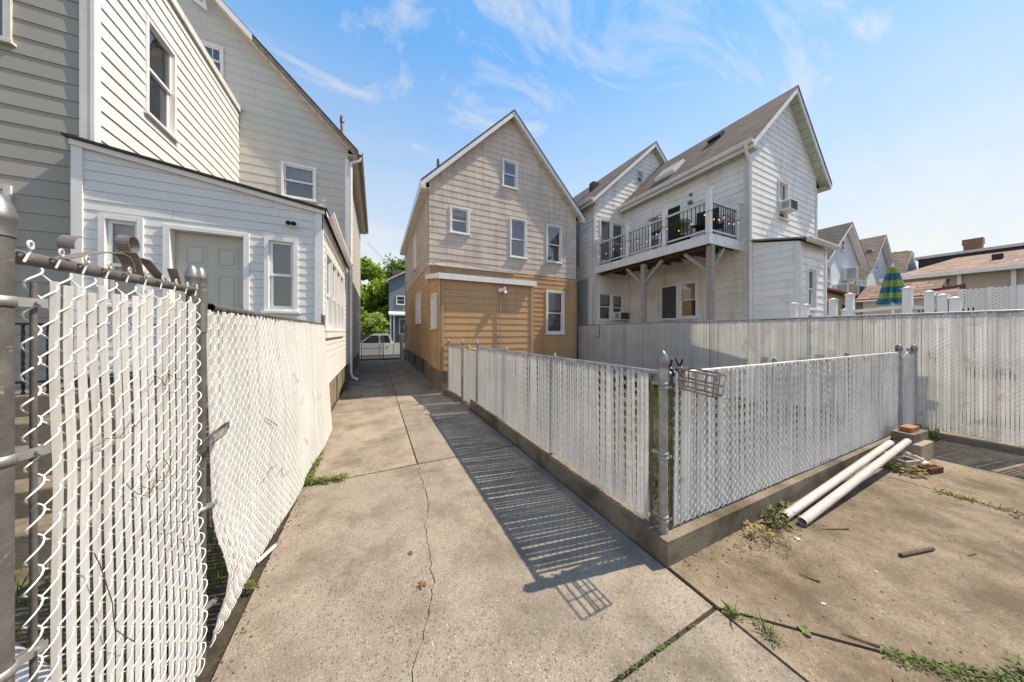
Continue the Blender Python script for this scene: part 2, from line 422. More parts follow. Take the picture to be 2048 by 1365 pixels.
# ------------------------------------------------------------------ mesh helpers
class MB:
    def __init__(s):
        s.v, s.f, s.sm, s.mi = [], [], [], []
    def face(s, pts, smooth=False, mi=0):
        i = len(s.v)
        s.v.extend([tuple(p) for p in pts])
        s.f.append(tuple(range(i, i + len(pts))))
        s.sm.append(smooth)
        s.mi.append(mi)
    def idx(s, verts, faces, smooth=False, mi=0):
        i = len(s.v)
        s.v.extend([tuple(p) for p in verts])
        for f in faces:
            s.f.append(tuple(i + j for j in f))
            s.sm.append(smooth)
            s.mi.append(mi)
    def box(s, x0, x1, y0, y1, z0, z1, mi=0):
        if x0 > x1: x0, x1 = x1, x0
        if y0 > y1: y0, y1 = y1, y0
        if z0 > z1: z0, z1 = z1, z0
        s.idx([(x0, y0, z0), (x1, y0, z0), (x1, y1, z0), (x0, y1, z0), (x0, y0, z1), (x1, y0, z1), (x1, y1, z1), (x0, y1, z1)],
              [(0, 3, 2, 1), (4, 5, 6, 7), (0, 1, 5, 4), (1, 2, 6, 5), (2, 3, 7, 6), (3, 0, 4, 7)], False, mi)
    def obox(s, c, ax, ay, az, mi=0):
        c = Vector(c); ax = Vector(ax); ay = Vector(ay); az = Vector(az)
        vs = [c + a * ax + b * ay + d * az for d in (-1, 1) for a, b in ((-1, -1), (1, -1), (1, 1), (-1, 1))]
        s.idx(vs, [(0, 3, 2, 1), (4, 5, 6, 7), (0, 1, 5, 4), (1, 2, 6, 5), (2, 3, 7, 6), (3, 0, 4, 7)], False, mi)
    def bar(s, p0, p1, w, h, up=(0, 0, 1)):
        p0 = Vector(p0); p1 = Vector(p1)
        d = p1 - p0
        side = d.cross(Vector(up))
        if side.length < 1e-6:
            side = d.cross(Vector((1, 0, 0)))
        side.normalize()
        u = side.cross(d).normalized()
        s.obox((p0 + p1) / 2, d / 2, side * w / 2, u * h / 2)
    def tube(s, pts, r, n=8, closed=False, cap=True, hollow=False, smooth=True, mi=0):
        pts = [Vector(p) for p in pts]
        m = len(pts)
        rr = r if isinstance(r, (list, tuple)) else [r] * m
        vs = []
        ref = None
        for i, p in enumerate(pts):
            a = pts[(i - 1) % m] if (i > 0 or closed) else p
            b = pts[(i + 1) % m] if (i < m - 1 or closed) else p
            t = (b - a)
            if t.length < 1e-9:
                t = Vector((0, 0, 1))
            t.normalize()
            if ref is None:
                ref = Vector((0, 0, 1)) if abs(t.z) < 0.9 else Vector((1, 0, 0))
            e = (ref - t * ref.dot(t))
            if e.length < 1e-4:
                e = t.orthogonal()
            e.normalize()
            ref = e
            g = t.cross(e)
            for k in range(n):
                an = 2 * math.pi * k / n
                vs.append(p + (e * math.cos(an) + g * math.sin(an)) * rr[i])
        fs = []
        for i in range(m if closed else m - 1):
            j = (i + 1) % m
            for k in range(n):
                l = (k + 1) % n
                fs.append((i * n + k, i * n + l, j * n + l, j * n + k))
        s.idx(vs, fs, smooth, mi)
        if cap and not closed and not hollow:
            s.face(vs[:n][::-1], False, mi)
            s.face(vs[-n:], False, mi)
    def lathe(s, c, prof, n=16, smooth=True, mi=0, axis=None):
        """prof: (radius, height) pairs about a vertical axis through c"""
        cx, cy, cz = c
        vs = [(cx + r * math.cos(2 * math.pi * k / n), cy + r * math.sin(2 * math.pi * k / n), cz + h) for r, h in prof for k in range(n)]
        fs = [(i * n + k, i * n + (k + 1) % n, (i + 1) * n + (k + 1) % n, (i + 1) * n + k) for i in range(len(prof) - 1) for k in range(n)]
        s.idx(vs, fs, smooth, mi)
    def prism(s, poly, ext, mi=0):
        """closed polygon of 3D points pushed along ext"""
        e = Vector(ext)
        a = [Vector(p) for p in poly]
        b = [p + e for p in a]
        s.face(a, False, mi)
        s.face(b[::-1], False, mi)
        for i in range(len(a)):
            j = (i + 1) % len(a)
            s.face((a[i], b[i], b[j], a[j]), False, mi)
    def ribbon(s, pts, w, th):
        """strap that follows pts, w = full-width vector, th = thickness"""
        w = Vector(w)
        P = [Vector(p) for p in pts]
        rows = []
        for i, p in enumerate(P):
            t = (P[min(i + 1, len(P) - 1)] - P[max(i - 1, 0)]).normalized()
            nn = t.cross(w).normalized() * th / 2
            rows.append([p - w / 2 - nn, p + w / 2 - nn, p + w / 2 + nn, p - w / 2 + nn])
        vs = [q for r in rows for q in r]
        fs = []
        for i in range(len(P) - 1):
            for k in range(4):
                l = (k + 1) % 4
                fs.append((i * 4 + k, i * 4 + l, i * 4 + 4 + l, i * 4 + 4 + k))
        fs += [(3, 2, 1, 0), tuple(len(vs) - 4 + k for k in range(4))]
        s.idx(vs, fs, False)
    def mesh(s, name, mats):
        me = bpy.data.meshes.new(name)
        me.from_pydata(s.v, [], s.f)
        me.polygons.foreach_set('use_smooth', s.sm)
        if not isinstance(mats, (list, tuple)):
            mats = [mats]
        for m in mats:
            me.materials.append(m)
        if len(mats) > 1:
            me.polygons.foreach_set('material_index', s.mi)
        me.update()
        return me

WL = {}
def setp(o, label=None, cat=None, group=None, kind=None):
    if label: o['label'] = label
    if cat: o['category'] = cat
    if group: o['group'] = group
    if kind: o['kind'] = kind
    return o
def root(name, label, cat, loc, group=None):
    o = bpy.data.objects.new(name, None)
    o.empty_display_size = 0.1
    col.objects.link(o)
    o.location = loc
    WL[o] = Vector(loc)
    return setp(o, label, cat, group)
def part(name, mb, mat, parent=None, label=None):
    me = mb.mesh(name, mat) if isinstance(mb, MB) else mb
    o = bpy.data.objects.new(name, me)
    col.objects.link(o)
    WL[o] = Vector((0, 0, 0))
    if parent is not None:
        o.parent = parent
        o.location = -WL[parent]
    if label: o['label'] = label
    return o
def put(name, me, parent, loc, rot=(0, 0, 0)):
    """a shared mesh placed at a world location under parent (parents carry no rotation)"""
    o = bpy.data.objects.new(name, me)
    col.objects.link(o)
    o.parent = parent
    o.location = Vector(loc) - (WL[parent] if parent is not None else Vector())
    o.rotation_euler = rot
    WL[o] = Vector(loc)
    return o
def structure(name, mb, mat):
    return setp(part(name, mb, mat), kind='structure')
def stuff(name, mb, mat, label, parent=None):
    return setp(part(name, mb, mat, parent), label=label, kind='stuff')
def single(name, mb, mat, label, cat, group=None):
    """a thing that is one mesh, its origin at its base"""
    xs = [v[0] for v in mb.v]; ys = [v[1] for v in mb.v]; zs = [v[2] for v in mb.v]
    c = Vector(((min(xs) + max(xs)) / 2, (min(ys) + max(ys)) / 2, min(zs)))
    mb.v = [tuple(Vector(v) - c) for v in mb.v]
    o = part(name, mb, mat)
    o.location = c
    WL[o] = c
    return setp(o, label, cat, group)
def bevel(o, w=0.01, seg=2):
    m = o.modifiers.new('bevel', 'BEVEL')
    m.width = w
    m.segments = seg
    m.limit_method = 'ANGLE'
    return o

# ------------------------------------------------------------------ walls, siding, windows, roofs
class Fr:
    """an axis-aligned wall plane: u runs along it, o points out of it"""
    def __init__(s, axis, val, sg):
        s.a, s.val, s.sg = axis, val, sg
    def p(s, u, z, o=0.0):
        return (u, s.val + s.sg * o, z) if s.a == 'Y' else (s.val + s.sg * o, u, z)
    def box(s, mb, u0, u1, z0, z1, o0, o1, mi=0):
        if s.a == 'Y':
            mb.box(u0, u1, s.val + s.sg * o0, s.val + s.sg * o1, z0, z1, mi)
        else:
            mb.box(s.val + s.sg * o0, s.val + s.sg * o1, u0, u1, z0, z1, mi)

def clip(poly, ax, val, keep_gt):
    out = []
    n = len(poly)
    for i in range(n):
        a, b = poly[i], poly[(i + 1) % n]
        da = (a[ax] - val) * (1 if keep_gt else -1)
        db = (b[ax] - val) * (1 if keep_gt else -1)
        if da >= -1e-9:
            out.append(a)
        if (da > 1e-9 and db < -1e-9) or (da < -1e-9 and db > 1e-9):
            t = da / (da - db)
            out.append((a[0] + (b[0] - a[0]) * t, a[1] + (b[1] - a[1]) * t))
    res = []
    for p in out:
        if not res or abs(p[0] - res[-1][0]) + abs(p[1] - res[-1][1]) > 1e-7:
            res.append(p)
    if len(res) > 1 and abs(res[0][0] - res[-1][0]) + abs(res[0][1] - res[-1][1]) < 1e-7:
        res.pop()
    return res if len(res) >= 3 else []

def band_pieces(poly, holes, zb, zt):
    cuts = {zb, zt}
    for h in holes:
        for z in (h[2], h[3]):
            if zb + 1e-4 < z < zt - 1e-4:
                cuts.add(z)
    cuts = sorted(cuts)
    out = []
    for a, b in zip(cuts[:-1], cuts[1:]):
        pc = clip(clip(poly, 1, a, True), 1, b, False)
        if not pc:
            continue
        sp = sorted((h[0], h[1]) for h in holes if h[2] < (a + b) / 2 < h[3])
        cur = min(p[0] for p in pc) - 1
        end = max(p[0] for p in pc) + 1
        for h0, h1 in sp + [(end, end)]:
            if h0 > cur + 1e-4:
                q = clip(clip(pc, 0, cur, True), 0, h0, False)
                if q:
                    out.append((q, a))
            cur = max(cur, h1)
    return out

def wall(parent, fr, poly, holes, mat_back, course=0.0, mat=None, th=0.014, name='siding_board', piece=0.0, wname='wall', gap=0.0015):
    mb = MB()
    zs = [p[1] for p in poly]
    for pc, _ in band_pieces(poly, holes, min(zs), max(zs)):
        mb.face([fr.p(u, z, -0.004) for u, z in pc])
    w = part(wname, mb, mat_back, parent)
    if not course:
        return w
    z = min(zs)
    row = 0
    while z < max(zs) - 0.01:
        zt = min(z + course, max(zs))
        pcs = band_pieces(poly, holes, z, zt - (gap if zt < max(zs) - 0.01 else 0))
        def emit(plist, bot, t):
            b = MB()
            for pc, a in plist:
                off = lambda q: 0.003 + t * (1 - (q - z) / course)
                b.face([fr.p(u, q, off(q)) for u, q in pc])
                lo = [u for u, q in pc if abs(q - z) < 1e-6]
                if len(lo) >= 2 and a == z:
                    u0, u1 = min(lo), max(lo)
                    b.face([fr.p(u0, z, off(z)), fr.p(u1, z, off(z)), fr.p(u1, z, -0.003), fr.p(u0, z, -0.003)])
                if piece:
                    for uu in (min(u for u, q in pc), max(u for u, q in pc)):
                        b.face([fr.p(uu, z, off(z)), fr.p(uu, zt - 0.004, off(zt)), fr.p(uu, zt - 0.004, -0.003), fr.p(uu, z, -0.003)])
            part(name, b, mat, w)
        if pcs and piece:
            u = min(p[0] for p in poly) - (row % 2) * piece * 0.5 - 0.01
            while u < max(p[0] for p in poly):
                sub = []
                for pc, a in pcs:
                    q = clip(clip(pc, 0, u + 0.0035, True), 0, u + piece - 0.0035, False)
                    if q:
                        sub.append((q, a))
                if sub:
                    emit(sub, z, th * random.uniform(0.8, 1.3))
                u += piece
        elif pcs:
            t_ = th * random.uniform(0.97, 1.04)
            grp = list(range(len(pcs)))
            rg_ = [(min(u for u, q in pc), max(u for u, q in pc)) for pc, a in pcs]
            for i in range(len(pcs)):
                for j in range(i):
                    if pcs[i][1] != pcs[j][1] and min(rg_[i][1], rg_[j][1]) - max(rg_[i][0], rg_[j][0]) > 1e-4 and grp[i] != grp[j]:
                        gi, gj = grp[i], grp[j]
                        grp = [gj if g_ == gi else g_ for g_ in grp]
            for g_ in sorted(set(grp)):
                sel = [pc for pc, q in zip(pcs, grp) if q == g_]
                ua, ub = min(u for pc, a in sel for u, q in pc), max(u for pc, a in sel for u, q in pc)
                cuts = []
                u = ua + random.uniform(0.8, 3.4)
                while u < ub - 0.5:
                    cuts.append(u)
                    u += random.uniform(2.4, 3.6)
                for c0, c1 in zip([ua - 1] + cuts, cuts + [ub + 1]):
                    sub = []
                    for pc, a in sel:
                        q = clip(clip(pc, 0, c0 + 0.0012, True), 0, c1 - 0.0012, False)
                        if q:
                            sub.append((q, a))
                    if sub:
                        emit(sub, z, t_ * random.uniform(0.96, 1.05))
        z = zt
        row += 1
    return w

def window(parent, fr, u0, u1, z0, z1, split=0.5, cas=0.055, trim='trim', blind=0.0, curtain=False, sill=True, depth=0.35,
           muntin=0, low_screen=False, proud=0.035, upper_blind=None):
    """double-hung window; returns the hole for the wall"""
    hole = (u0 + 0.008, u1 - 0.008, z0 + 0.008, z1 - 0.008)
    mb = MB()
    fr.box(mb, u0, u0 + cas, z0, z1, -0.06, proud)
    fr.box(mb, u1 - cas, u1, z0, z1, -0.06, proud)
    fr.box(mb, u0 + cas, u1 - cas, z1 - cas, z1, -0.06, proud - 0.002)
    fr.box(mb, u0 + cas, u1 - cas, z0, z0 + cas * 0.8, -0.06, proud - 0.002)
    w = part('window', mb, M[trim], parent)
    if sill:
        mb = MB()
        fr.box(mb, u0 - 0.03, u1 + 0.03, z0 - 0.035, z0 - 0.001, 0.0, proud + 0.035)
        part('sill', mb, M[trim], w)
    a0, a1, b0, b1 = u0 + cas, u1 - cas, z0 + cas * 0.8, z1 - cas
    zm = b0 + (b1 - b0) * split
    s = 0.042
    for lo, hi, o in ((zm - 0.02, b1, -0.012), (b0, zm + 0.02, -0.045)):
        mb = MB()
        fr.box(mb, a0 + 0.002, a0 + s, lo, hi, o - 0.03, o)
        fr.box(mb, a1 - s, a1 - 0.002, lo, hi, o - 0.03, o)
        fr.box(mb, a0 + s, a1 - s, lo, lo + s, o - 0.03, o - 0.001)
        fr.box(mb, a0 + s, a1 - s, hi - s, hi, o - 0.03, o - 0.001)
        for k in range(muntin):
            uu = a0 + (a1 - a0) * (k + 1) / (muntin + 1)
            fr.box(mb, uu - 0.008, uu + 0.008, lo + s, hi - s, o - 0.022, o - 0.008)
        part('sash', mb, M[trim], w)
        mb = MB()
        mb.face([fr.p(a0 + s, lo + s, o - 0.016), fr.p(a1 - s, lo + s, o - 0.016), fr.p(a1 - s, hi - s, o - 0.016), fr.p(a0 + s, hi - s, o - 0.016)])
        part('pane', mb, M['glass'], w)
    mb = MB()                                            # the room behind
    d = depth
    e = 0.01
    c = [(u0 + e, z0 + e), (u1 - e, z0 + e), (u1 - e, z1 - e), (u0 + e, z1 - e)]
    mb.face([fr.p(u, z, -d) for u, z in c])
    for i in range(4):
        (ua, za), (ub, zb) = c[i], c[(i + 1) % 4]
        mb.face([fr.p(ua, za, -0.062), fr.p(ub, zb, -0.062), fr.p(ub, zb, -d), fr.p(ua, za, -d)])
    part('room_recess', mb, M['inside'], w)
    if blind:
        mb = MB()
        zb_ = b1 - (b1 - b0) * blind
        n = max(3, int((b1 - zb_) / 0.05))
        for k in range(n):
            z_ = b1 - (k + 0.5) * (b1 - zb_) / n
            h = (b1 - zb_) / n * 0.5
            mb.face([fr.p(a0 + 0.02, z_ - h, -0.13), fr.p(a1 - 0.02, z_ - h, -0.13), fr.p(a1 - 0.02, z_ + h, -0.115), fr.p(a0 + 0.02, z_ + h, -0.115)])
        part('blind', mb, M['blind'], w)
    if curtain:
        mb = MB()
        zb_ = b1 - (b1 - b0) * curtain
        n = 28
        for k in range(n):
            ua = a0 + (a1 - a0) * k / n
            ub = a0 + (a1 - a0) * (k + 1) / n
            oa = -0.13 + 0.02 * math.sin(k * 1.9)
            ob = -0.13 + 0.02 * math.sin((k + 1) * 1.9)
            mb.face([fr.p(ua, zb_, oa), fr.p(ub, zb_, ob), fr.p(ub, b1, ob), fr.p(ua, b1, oa)], True)
        part('curtain', mb, M['curtain'], w)
    if low_screen:
        mb = MB()
        fr.box(mb, a0 + 0.004, a1 - 0.004, b0 + 0.002, b1 - 0.002 if low_screen == 2 else zm, -0.008, -0.005)
        part('insect_screen', mb, M['screen'], w)
    return hole

def gable_roof(parent, xl, xr, ze, xp, zp, y0, y1, mat, trim, soff, drop=0.2, gut=True, rake_soffit=0.0, xin=(0.0, 0.0)):
    r = MB(); t = MB(); so = MB()
    for (xa, xb) in ((xl, xp), (xr, xp)):
        za, zb = ze, zp
        L = lambda dz, y: ((xa, y, za + dz), (xb, y, zb + dz))
        a, b = L(0, y0 - 0.02); c, d = L(0, y1)
        a2, b2 = L(-0.04, y0 - 0.02)
        r.prism([a, b, b2, a2], (0, y1 - y0 + 0.02, 0))
        a, b = L(-0.042, y0); a2, b2 = L(-drop, y0)
        t.prism([a, b, b2, a2], (0, 0.03, 0))
    rf = part('roof', r, mat, parent)
    part('rake_board', t, trim, rf)
    for xe, sg in ((xl, 1), (xr, -1)):
        s = (zp - ze) / abs(xp - xe)
        n = max(1, int((y1 - y0) / 0.3))
        b = MB()
        for k in range(n):                                   # soffit panels under the eaves, a small joint between each
            ya = y0 + 0.03 + (y1 - y0 - 0.03) * k / n
            yb = y0 + 0.03 + (y1 - y0 - 0.03) * (k + 1) / n - 0.012
            xi = xin[0] if sg > 0 else xin[1]
            xw = xi if xi else xe + sg * 0.35
            b.box(xe + sg * 0.02, xw, ya, yb, ze - drop + 0.012, ze - drop + 0.03)
        part('eave_soffit', b, soff, rf)
        f = MB()
        f.box(xe - sg * 0.001, xe + sg * 0.022, y0 + 0.031, y1, ze - drop, ze - 0.045)
        part('fascia', f, trim, rf)
        if gut:
            g = MB()
            x0 = xe - sg * 0.003
            pr = [(0, -0.02), (-0.02, -0.13), (-0.09, -0.13), (-0.125, -0.06), (-0.125, -0.02), (-0.115, -0.02), (-0.112, -0.06), (-0.085, -0.12), (-0.028, -0.12), (-0.01, -0.02)]
            g.prism([(x0 + sg * px, y0 - 0.01, ze + pz) for px, pz in pr], (0, y1 - y0 + 0.01, 0))
            part('gutter', g, trim, rf)
    if rake_soffit:
        b = MB()
        for (xa, xb) in ((xl, xp), (xr, xp)):
            dx, dz = xb - xa, zp - ze
            ln = math.hypot(dx, dz)
            n = int(ln / 0.3)
            for k in range(n):
                f0, f1 = k / n, (k + 1) / n - 0.02 / ln
                p = [(xa + dx * f, ze + dz * f - drop + 0.025) for f in (f0, f1)]
                b.prism([(p[0][0], y0 + 0.032, p[0][1]), (p[1][0], y0 + 0.032, p[1][1]), (p[1][0], y0 + 0.032, p[1][1] + 0.015), (p[0][0], y0 + 0.032, p[0][1] + 0.015)], (0, rake_soffit, 0))
        part('rake_soffit', b, soff, rf)
    return rf

def gpoly(x0, x1, z0, xl, xr, ze, xp, zp, drop):
    """gable wall outline that meets the underside of its roof"""
    L = lambda x: ze + (zp - ze) * ((x - xl) / (xp - xl) if x < xp else (xr - x) / (xr - xp)) - drop + 0.03
    return [(x0, z0), (x1, z0), (x1, L(x1)), (xp, zp - drop + 0.03), (x0, L(x0))]

def board(parent, name, fr, u0, u1, z0, z1, o0, o1, mat):
    mb = MB()
    fr.box(mb, u0, u1, z0, z1, o0, o1)
    return part(name, mb, mat, parent)

# ------------------------------------------------------------------ ground, slabs, kerbs, street
def sheet(xs, ys, zf):
    mb = MB()
    for i in range(len(xs) - 1):
        for j in range(len(ys) - 1):
            q = [(xs[i], ys[j]), (xs[i + 1], ys[j]), (xs[i + 1], ys[j + 1]), (xs[i], ys[j + 1])]
            mb.face([(x, y, zf(x, y)) for x, y in q])
    return mb
GZ = lambda x, y: -0.035 if y < 17.8 else (-0.035 - 0.4 * (y - 17.8) / 2.2 if y < 20 else -0.435)
structure('ground', sheet([-900, -60, 0, 60, 900], [-900, -60, 0, 17.8, 20, 60, 900], GZ), M['dirt'])
road = structure('road', sheet([-120, 0, 120], [20.2, 28.5], lambda x, y: -0.43), M['asph'])
mb = MB(); mb.box(-120, 120, 20.0, 20.18, -0.5, -0.30)
bevel(part('kerb', mb, M['kerb'], road), 0.02)
mb = MB(); mb.box(-120, 120, 28.5, 28.68, -0.5, -0.30)
bevel(part('kerb', mb, M['kerb'], road), 0.02)
pave = structure('pavement', sheet([-60, 60], [17.86, 19.98], lambda x, y: -0.045 - 0.26 * (y - 17.86) / 2.12), M['soil'])
for k in range(-6, 8):
    mb = MB()
    x0, x1 = k * 1.5 + 0.01, k * 1.5 + 1.49
    f = lambda y: -0.03 - 0.26 * (y - 17.86) / 2.12
    mb.prism([(x0, 17.87, f(17.87)), (x1, 17.87, f(17.87)), (x1, 19.97, f(19.97)), (x0, 19.97, f(19.97))], (0, 0, -0.08))
    part('slab', mb, M['conc'], pave)

def slab(parent, poly, mat, top=0.0, bw=0.008, name='slab'):
    mb = MB()
    mb.prism([(x, y, top) for x, y in poly][::-1], (0, 0, -0.09))
    return bevel(part(name, mb, mat, parent), bw, 2)
drive = structure('driveway', sheet([-1.1, 1.9], [-8, 17.8], lambda x, y: -0.02), M['soil'])
crack0 = [(0.10, 0.957), (0.14, 1.355), (0.167, 1.44), (0.22, 1.513), (0.262, 1.636), (0.334, 1.83), (0.342, 2.023), (0.357, 2.348), (0.442, 2.672), (0.442, 3.343), (0.463, 3.545)]
crack = []
rc = random.Random(3)
for (a, b), (c, d) in zip(crack0[:-1], crack0[1:]):
    n = max(2, int((d - b) / 0.035))
    for k in range(n):
        t = k / n
        j = 0.0 if (k == 0 and not crack) else rc.uniform(-0.011, 0.011)
        crack.append((a + (c - a) * t + j, b + (d - b) * t))
crack.append(crack0[-1])
g = 0.006
slab(drive, [(-0.68, -8), (1.768, -8), (1.768, 0.935), (-0.68, 0.935)], M['conc'])
wd = [0.0022 + 0.0042 * abs(mnoise.noise((x * 9, y * 4, 0))) for x, y in crack]
slab(drive, [(-0.68, 0.957)] + [(x - w, y) for (x, y), w in zip(crack, wd)] + [(-0.68, 3.545)], M['conc'], 0.0, 0.002)
slab(drive, [(1.768, 3.545)] + [(x + w, y) for (x, y), w in list(zip(crack, wd))[::-1]] + [(1.768, 0.957)], M['conc'], -0.001, 0.002)
ys = [3.565, 6.50, 9.35, 12.2, 15.0, 17.78]
for i in range(len(ys) - 1):
    a, b = ys[i] + g, ys[i + 1] - g
    xr = 1.768 if i == 0 else 1.70
    slab(drive, [(-0.74 if i == 0 else -0.80, a), (0.448, a), (0.44, b), (-0.80, b)], M['conc'], random.uniform(-0.004, 0.002))
    slab(drive, [(0.464, a), (xr, a), (1.74 if i == 0 else 1.66, b), (0.456, b)], M['conc'], random.uniform(-0.004, 0.002))
yard = structure('yard', sheet([1.76, 7.62], [-8, 1.3], lambda x, y: -0.022), M['soil'])
slab(yard, [(1.796, 0.94), (2.30, 0.44), (2.67, 0.14), (5.09, -2.05), (5.09, 1.24), (1.80, 1.30)], M['conc2'])
slab(yard, [(1.788, 0.924), (1.788, -8), (5.09, -8), (5.09, -2.068), (2.664, 0.124), (2.292, 0.424)], M['conc2'], -0.002)
slab(yard, [(5.115, -8), (7.6, -8), (7.6, 1.22), (5.115, 1.24)], M['conc2'], -0.003)
# kerbs under the yard fence
mb = MB()
mb.prism([(x, y, 0.17) for x, y in [(1.785, 1.25), (7.60, 1.13), (7.60, 1.30), (1.955, 1.42), (1.965, 5.74), (1.80, 5.74)]][::-1], (0, 0, -0.22))
bevel(structure('kerb', mb, M['kerb']), 0.014, 3)
mb = MB()
mb.prism([(x, y, 0.12) for x, y in [(1.72, 6.32), (1.88, 6.32), (1.74, 7.385), (1.58, 7.385)]][::-1], (0, 0, -0.17))
bevel(structure('kerb', mb, M['kerb']), 0.014, 3)
mb = MB(); mb.box(7.60, 7.82, -8, 9.6, -0.1, 0.085)
bevel(structure('boundary_footing', mb, M['kerb']), 0.02, 2)
structure('lawn', sheet([1.95, 4.3, 7.6], [1.40, 4.0, 7.36, 9.2], lambda x, y: 0.05 + 0.02 * math.sin(x * 3 + y)), M['soil'])
structure('neighbour_yard', sheet([7.82, 16, 30], [-10, 0, 9.0], lambda x, y: 0.02), M['dirt'])

def blades(mb, x, y, z, n, r, h, w, rr, lean=0.5):
    for _ in range(n):
        a = rr.uniform(0, 6.283); q = r * math.sqrt(rr.random())
        px, py = x + q * math.cos(a), y + q * math.sin(a)
        b = rr.uniform(0, 6.283); hh = h * rr.uniform(0.5, 1.2); l = lean * hh * rr.random()
        dx, dy = math.cos(b), math.sin(b)
        sx, sy = -dy * w / 2, dx * w / 2
        mb.face([(px - sx, py - sy, z), (px + sx, py + sy, z), (px + dx * l * 0.4 + sx * 0.7, py + dy * l * 0.4 + sy * 0.7, z + hh * 0.6),
                 (px + dx * l, py + dy * l, z + hh), (px + dx * l * 0.4 - sx * 0.7, py + dy * l * 0.4 - sy * 0.7, z + hh * 0.6)])
rr = random.Random(11)
mb = MB()
for _ in range(2600):
    x, y = rr.uniform(1.99, 7.5), rr.uniform(1.45, 7.3)
    if mnoise.noise((x * 0.9, y * 0.9, 3)) > -0.15:
        blades(mb, x, y, 0.04, 9, 0.07, 0.17, 0.008, rr)
stuff('grass', mb, M['grass'], 'green lawn grass behind the white slatted fence')

def leafclump(mb, x, y, z, n, r, h, size, rr):
    """small broad-leaved weed: leaves on short stems round a point"""
    for _ in range(n):
        a = rr.uniform(0, 6.283); q = r * rr.random() ** 0.7
        c = Vector((x + q * math.cos(a), y + q * math.sin(a), z + h * rr.random() * (1 - 0.5 * q / max(r, 1e-6))))
        d = Vector((math.cos(a + rr.uniform(-1, 1)), math.sin(a + rr.uniform(-1, 1)), rr.uniform(-0.2, 0.7))).normalized()
        s = d.cross(Vector((0, 0, 1))).normalized()
        L = size * rr.uniform(0.5, 1.2); W = L * rr.uniform(0.22, 0.4)
        up = Vector((0, 0, 1)) * L * 0.08
        mb.face([c, c + d * L * 0.5 + s * W - up, c + d * L, c + d * L * 0.5 - s * W - up])

# ------------------------------------------------------------------ left house
LH = root('house', 'large pale grey sided house with steep gable at the left', 'house', (-4.5, 12, 0))
fm = Fr('Y', 10.1, -1)
hl = [window(LH, fm, -2.435, -1.605, 5.50, 6.50, 0.52, curtain=0.5),
      window(LH, fm, -4.30, -3.655, 8.35, 9.20, 0.55, muntin=2, trim='trim_d')]
wall(LH, fm, gpoly(-9.0, -0.78, 0.6, -9.3, -0.50, 7.22, -4.9, 11.5, 0.19), hl, M['back'], 0.235, M['sid_l'], 0.009)
board(LH, 'corner_board', fm, -0.87, -0.775, 0.6, 6.98, 0.0, 0.035, M['trim'])
fs = Fr('X', -0.78, 1)
wall(LH, fs, [(10.1, 0.6), (17.5, 0.6), (17.5, 7.05), (10.1, 7.05)], [], M['back'], 0.235, M['sid_l'], 0.009)
board(LH, 'corner_board', fs, 10.065, 10.19, 0.6, 6.98, 0.0, 0.034, M['trim'])
mb = MB()
mb.face([(-9, 10.1, 0.6), (-9, 17.5, 0.6), (-9, 17.5, 7), (-9, 10.1, 7)])
mb.face([(-9, 17.5, 0.6), (-0.79, 17.5, 0.6), (-0.79, 17.5, 7), (-4.9, 17.5, 11), (-9, 17.5, 7)])
part('rear_wall', mb, M['sid_l'], LH)
mb = MB(); mb.box(-9, -0.80, 10.12, 17.5, -0.2, 0.6)
part('foundation', mb, M['found'], LH)
rf = gable_roof(LH, -9.3, -0.50, 7.22, -4.9, 11.5, 9.86, 17.6, M['roof_k'], M['woodold'], M['soffit_w'], 0.19, True, 0.20, xin=(-9.0, -0.78))
mb = MB()                                              # metal cover on the upper rake
sl_ = (11.5 - 7.22) / (4.9 - 0.5)
q = lambda x, dz: (x, 9.835, 11.5 - (x + 4.9) * sl_ + dz)
mb.prism([q(-4.9, -0.03), q(-3.0, -0.03), q(-3.0, -0.21), q(-4.9, -0.21)], (0, -0.012, 0))
part('rake_cover', mb, M['trim'], rf)
mb = MB()
mb.tube([(-0.99, 10.6, 7.4), (-0.99, 10.6, 8.62)], 0.05, 12)
mb.tube([(-0.99, 10.6, 8.42), (-0.99, 10.6, 8.56)], 0.066, 12)
part('vent_pipe', mb, M['rust'], rf)
mb = MB()
pts = [(-0.44, 10.0, 7.12), (-0.46, 10.0, 6.98), (-0.68, 10.0, 6.86), (-0.70, 10.0, 6.7), (-0.70, 10.0, 0.35), (-0.66, 9.98, 0.2), (-0.50, 9.95, 0.12)]
mb.tube(pts, 0.042, 8)
for z in (1.5, 3.2, 5.0):
    mb.tube([(-0.70, 10.0, z), (-0.70, 10.0, z + 0.03)], 0.047, 8)
part('downspout', mb, M['trim'], LH)
# little bracket under the rake, cable clips
mb = MB()
mb.bar((-4.25, 10.03, 10.2), (-3.95, 9.95, 9.98), 0.03, 0.09)
mb.bar((-3.98, 9.95, 10.14), (-3.95, 9.95, 9.93), 0.03, 0.06)
part('bracket', mb, M['trim'], LH)
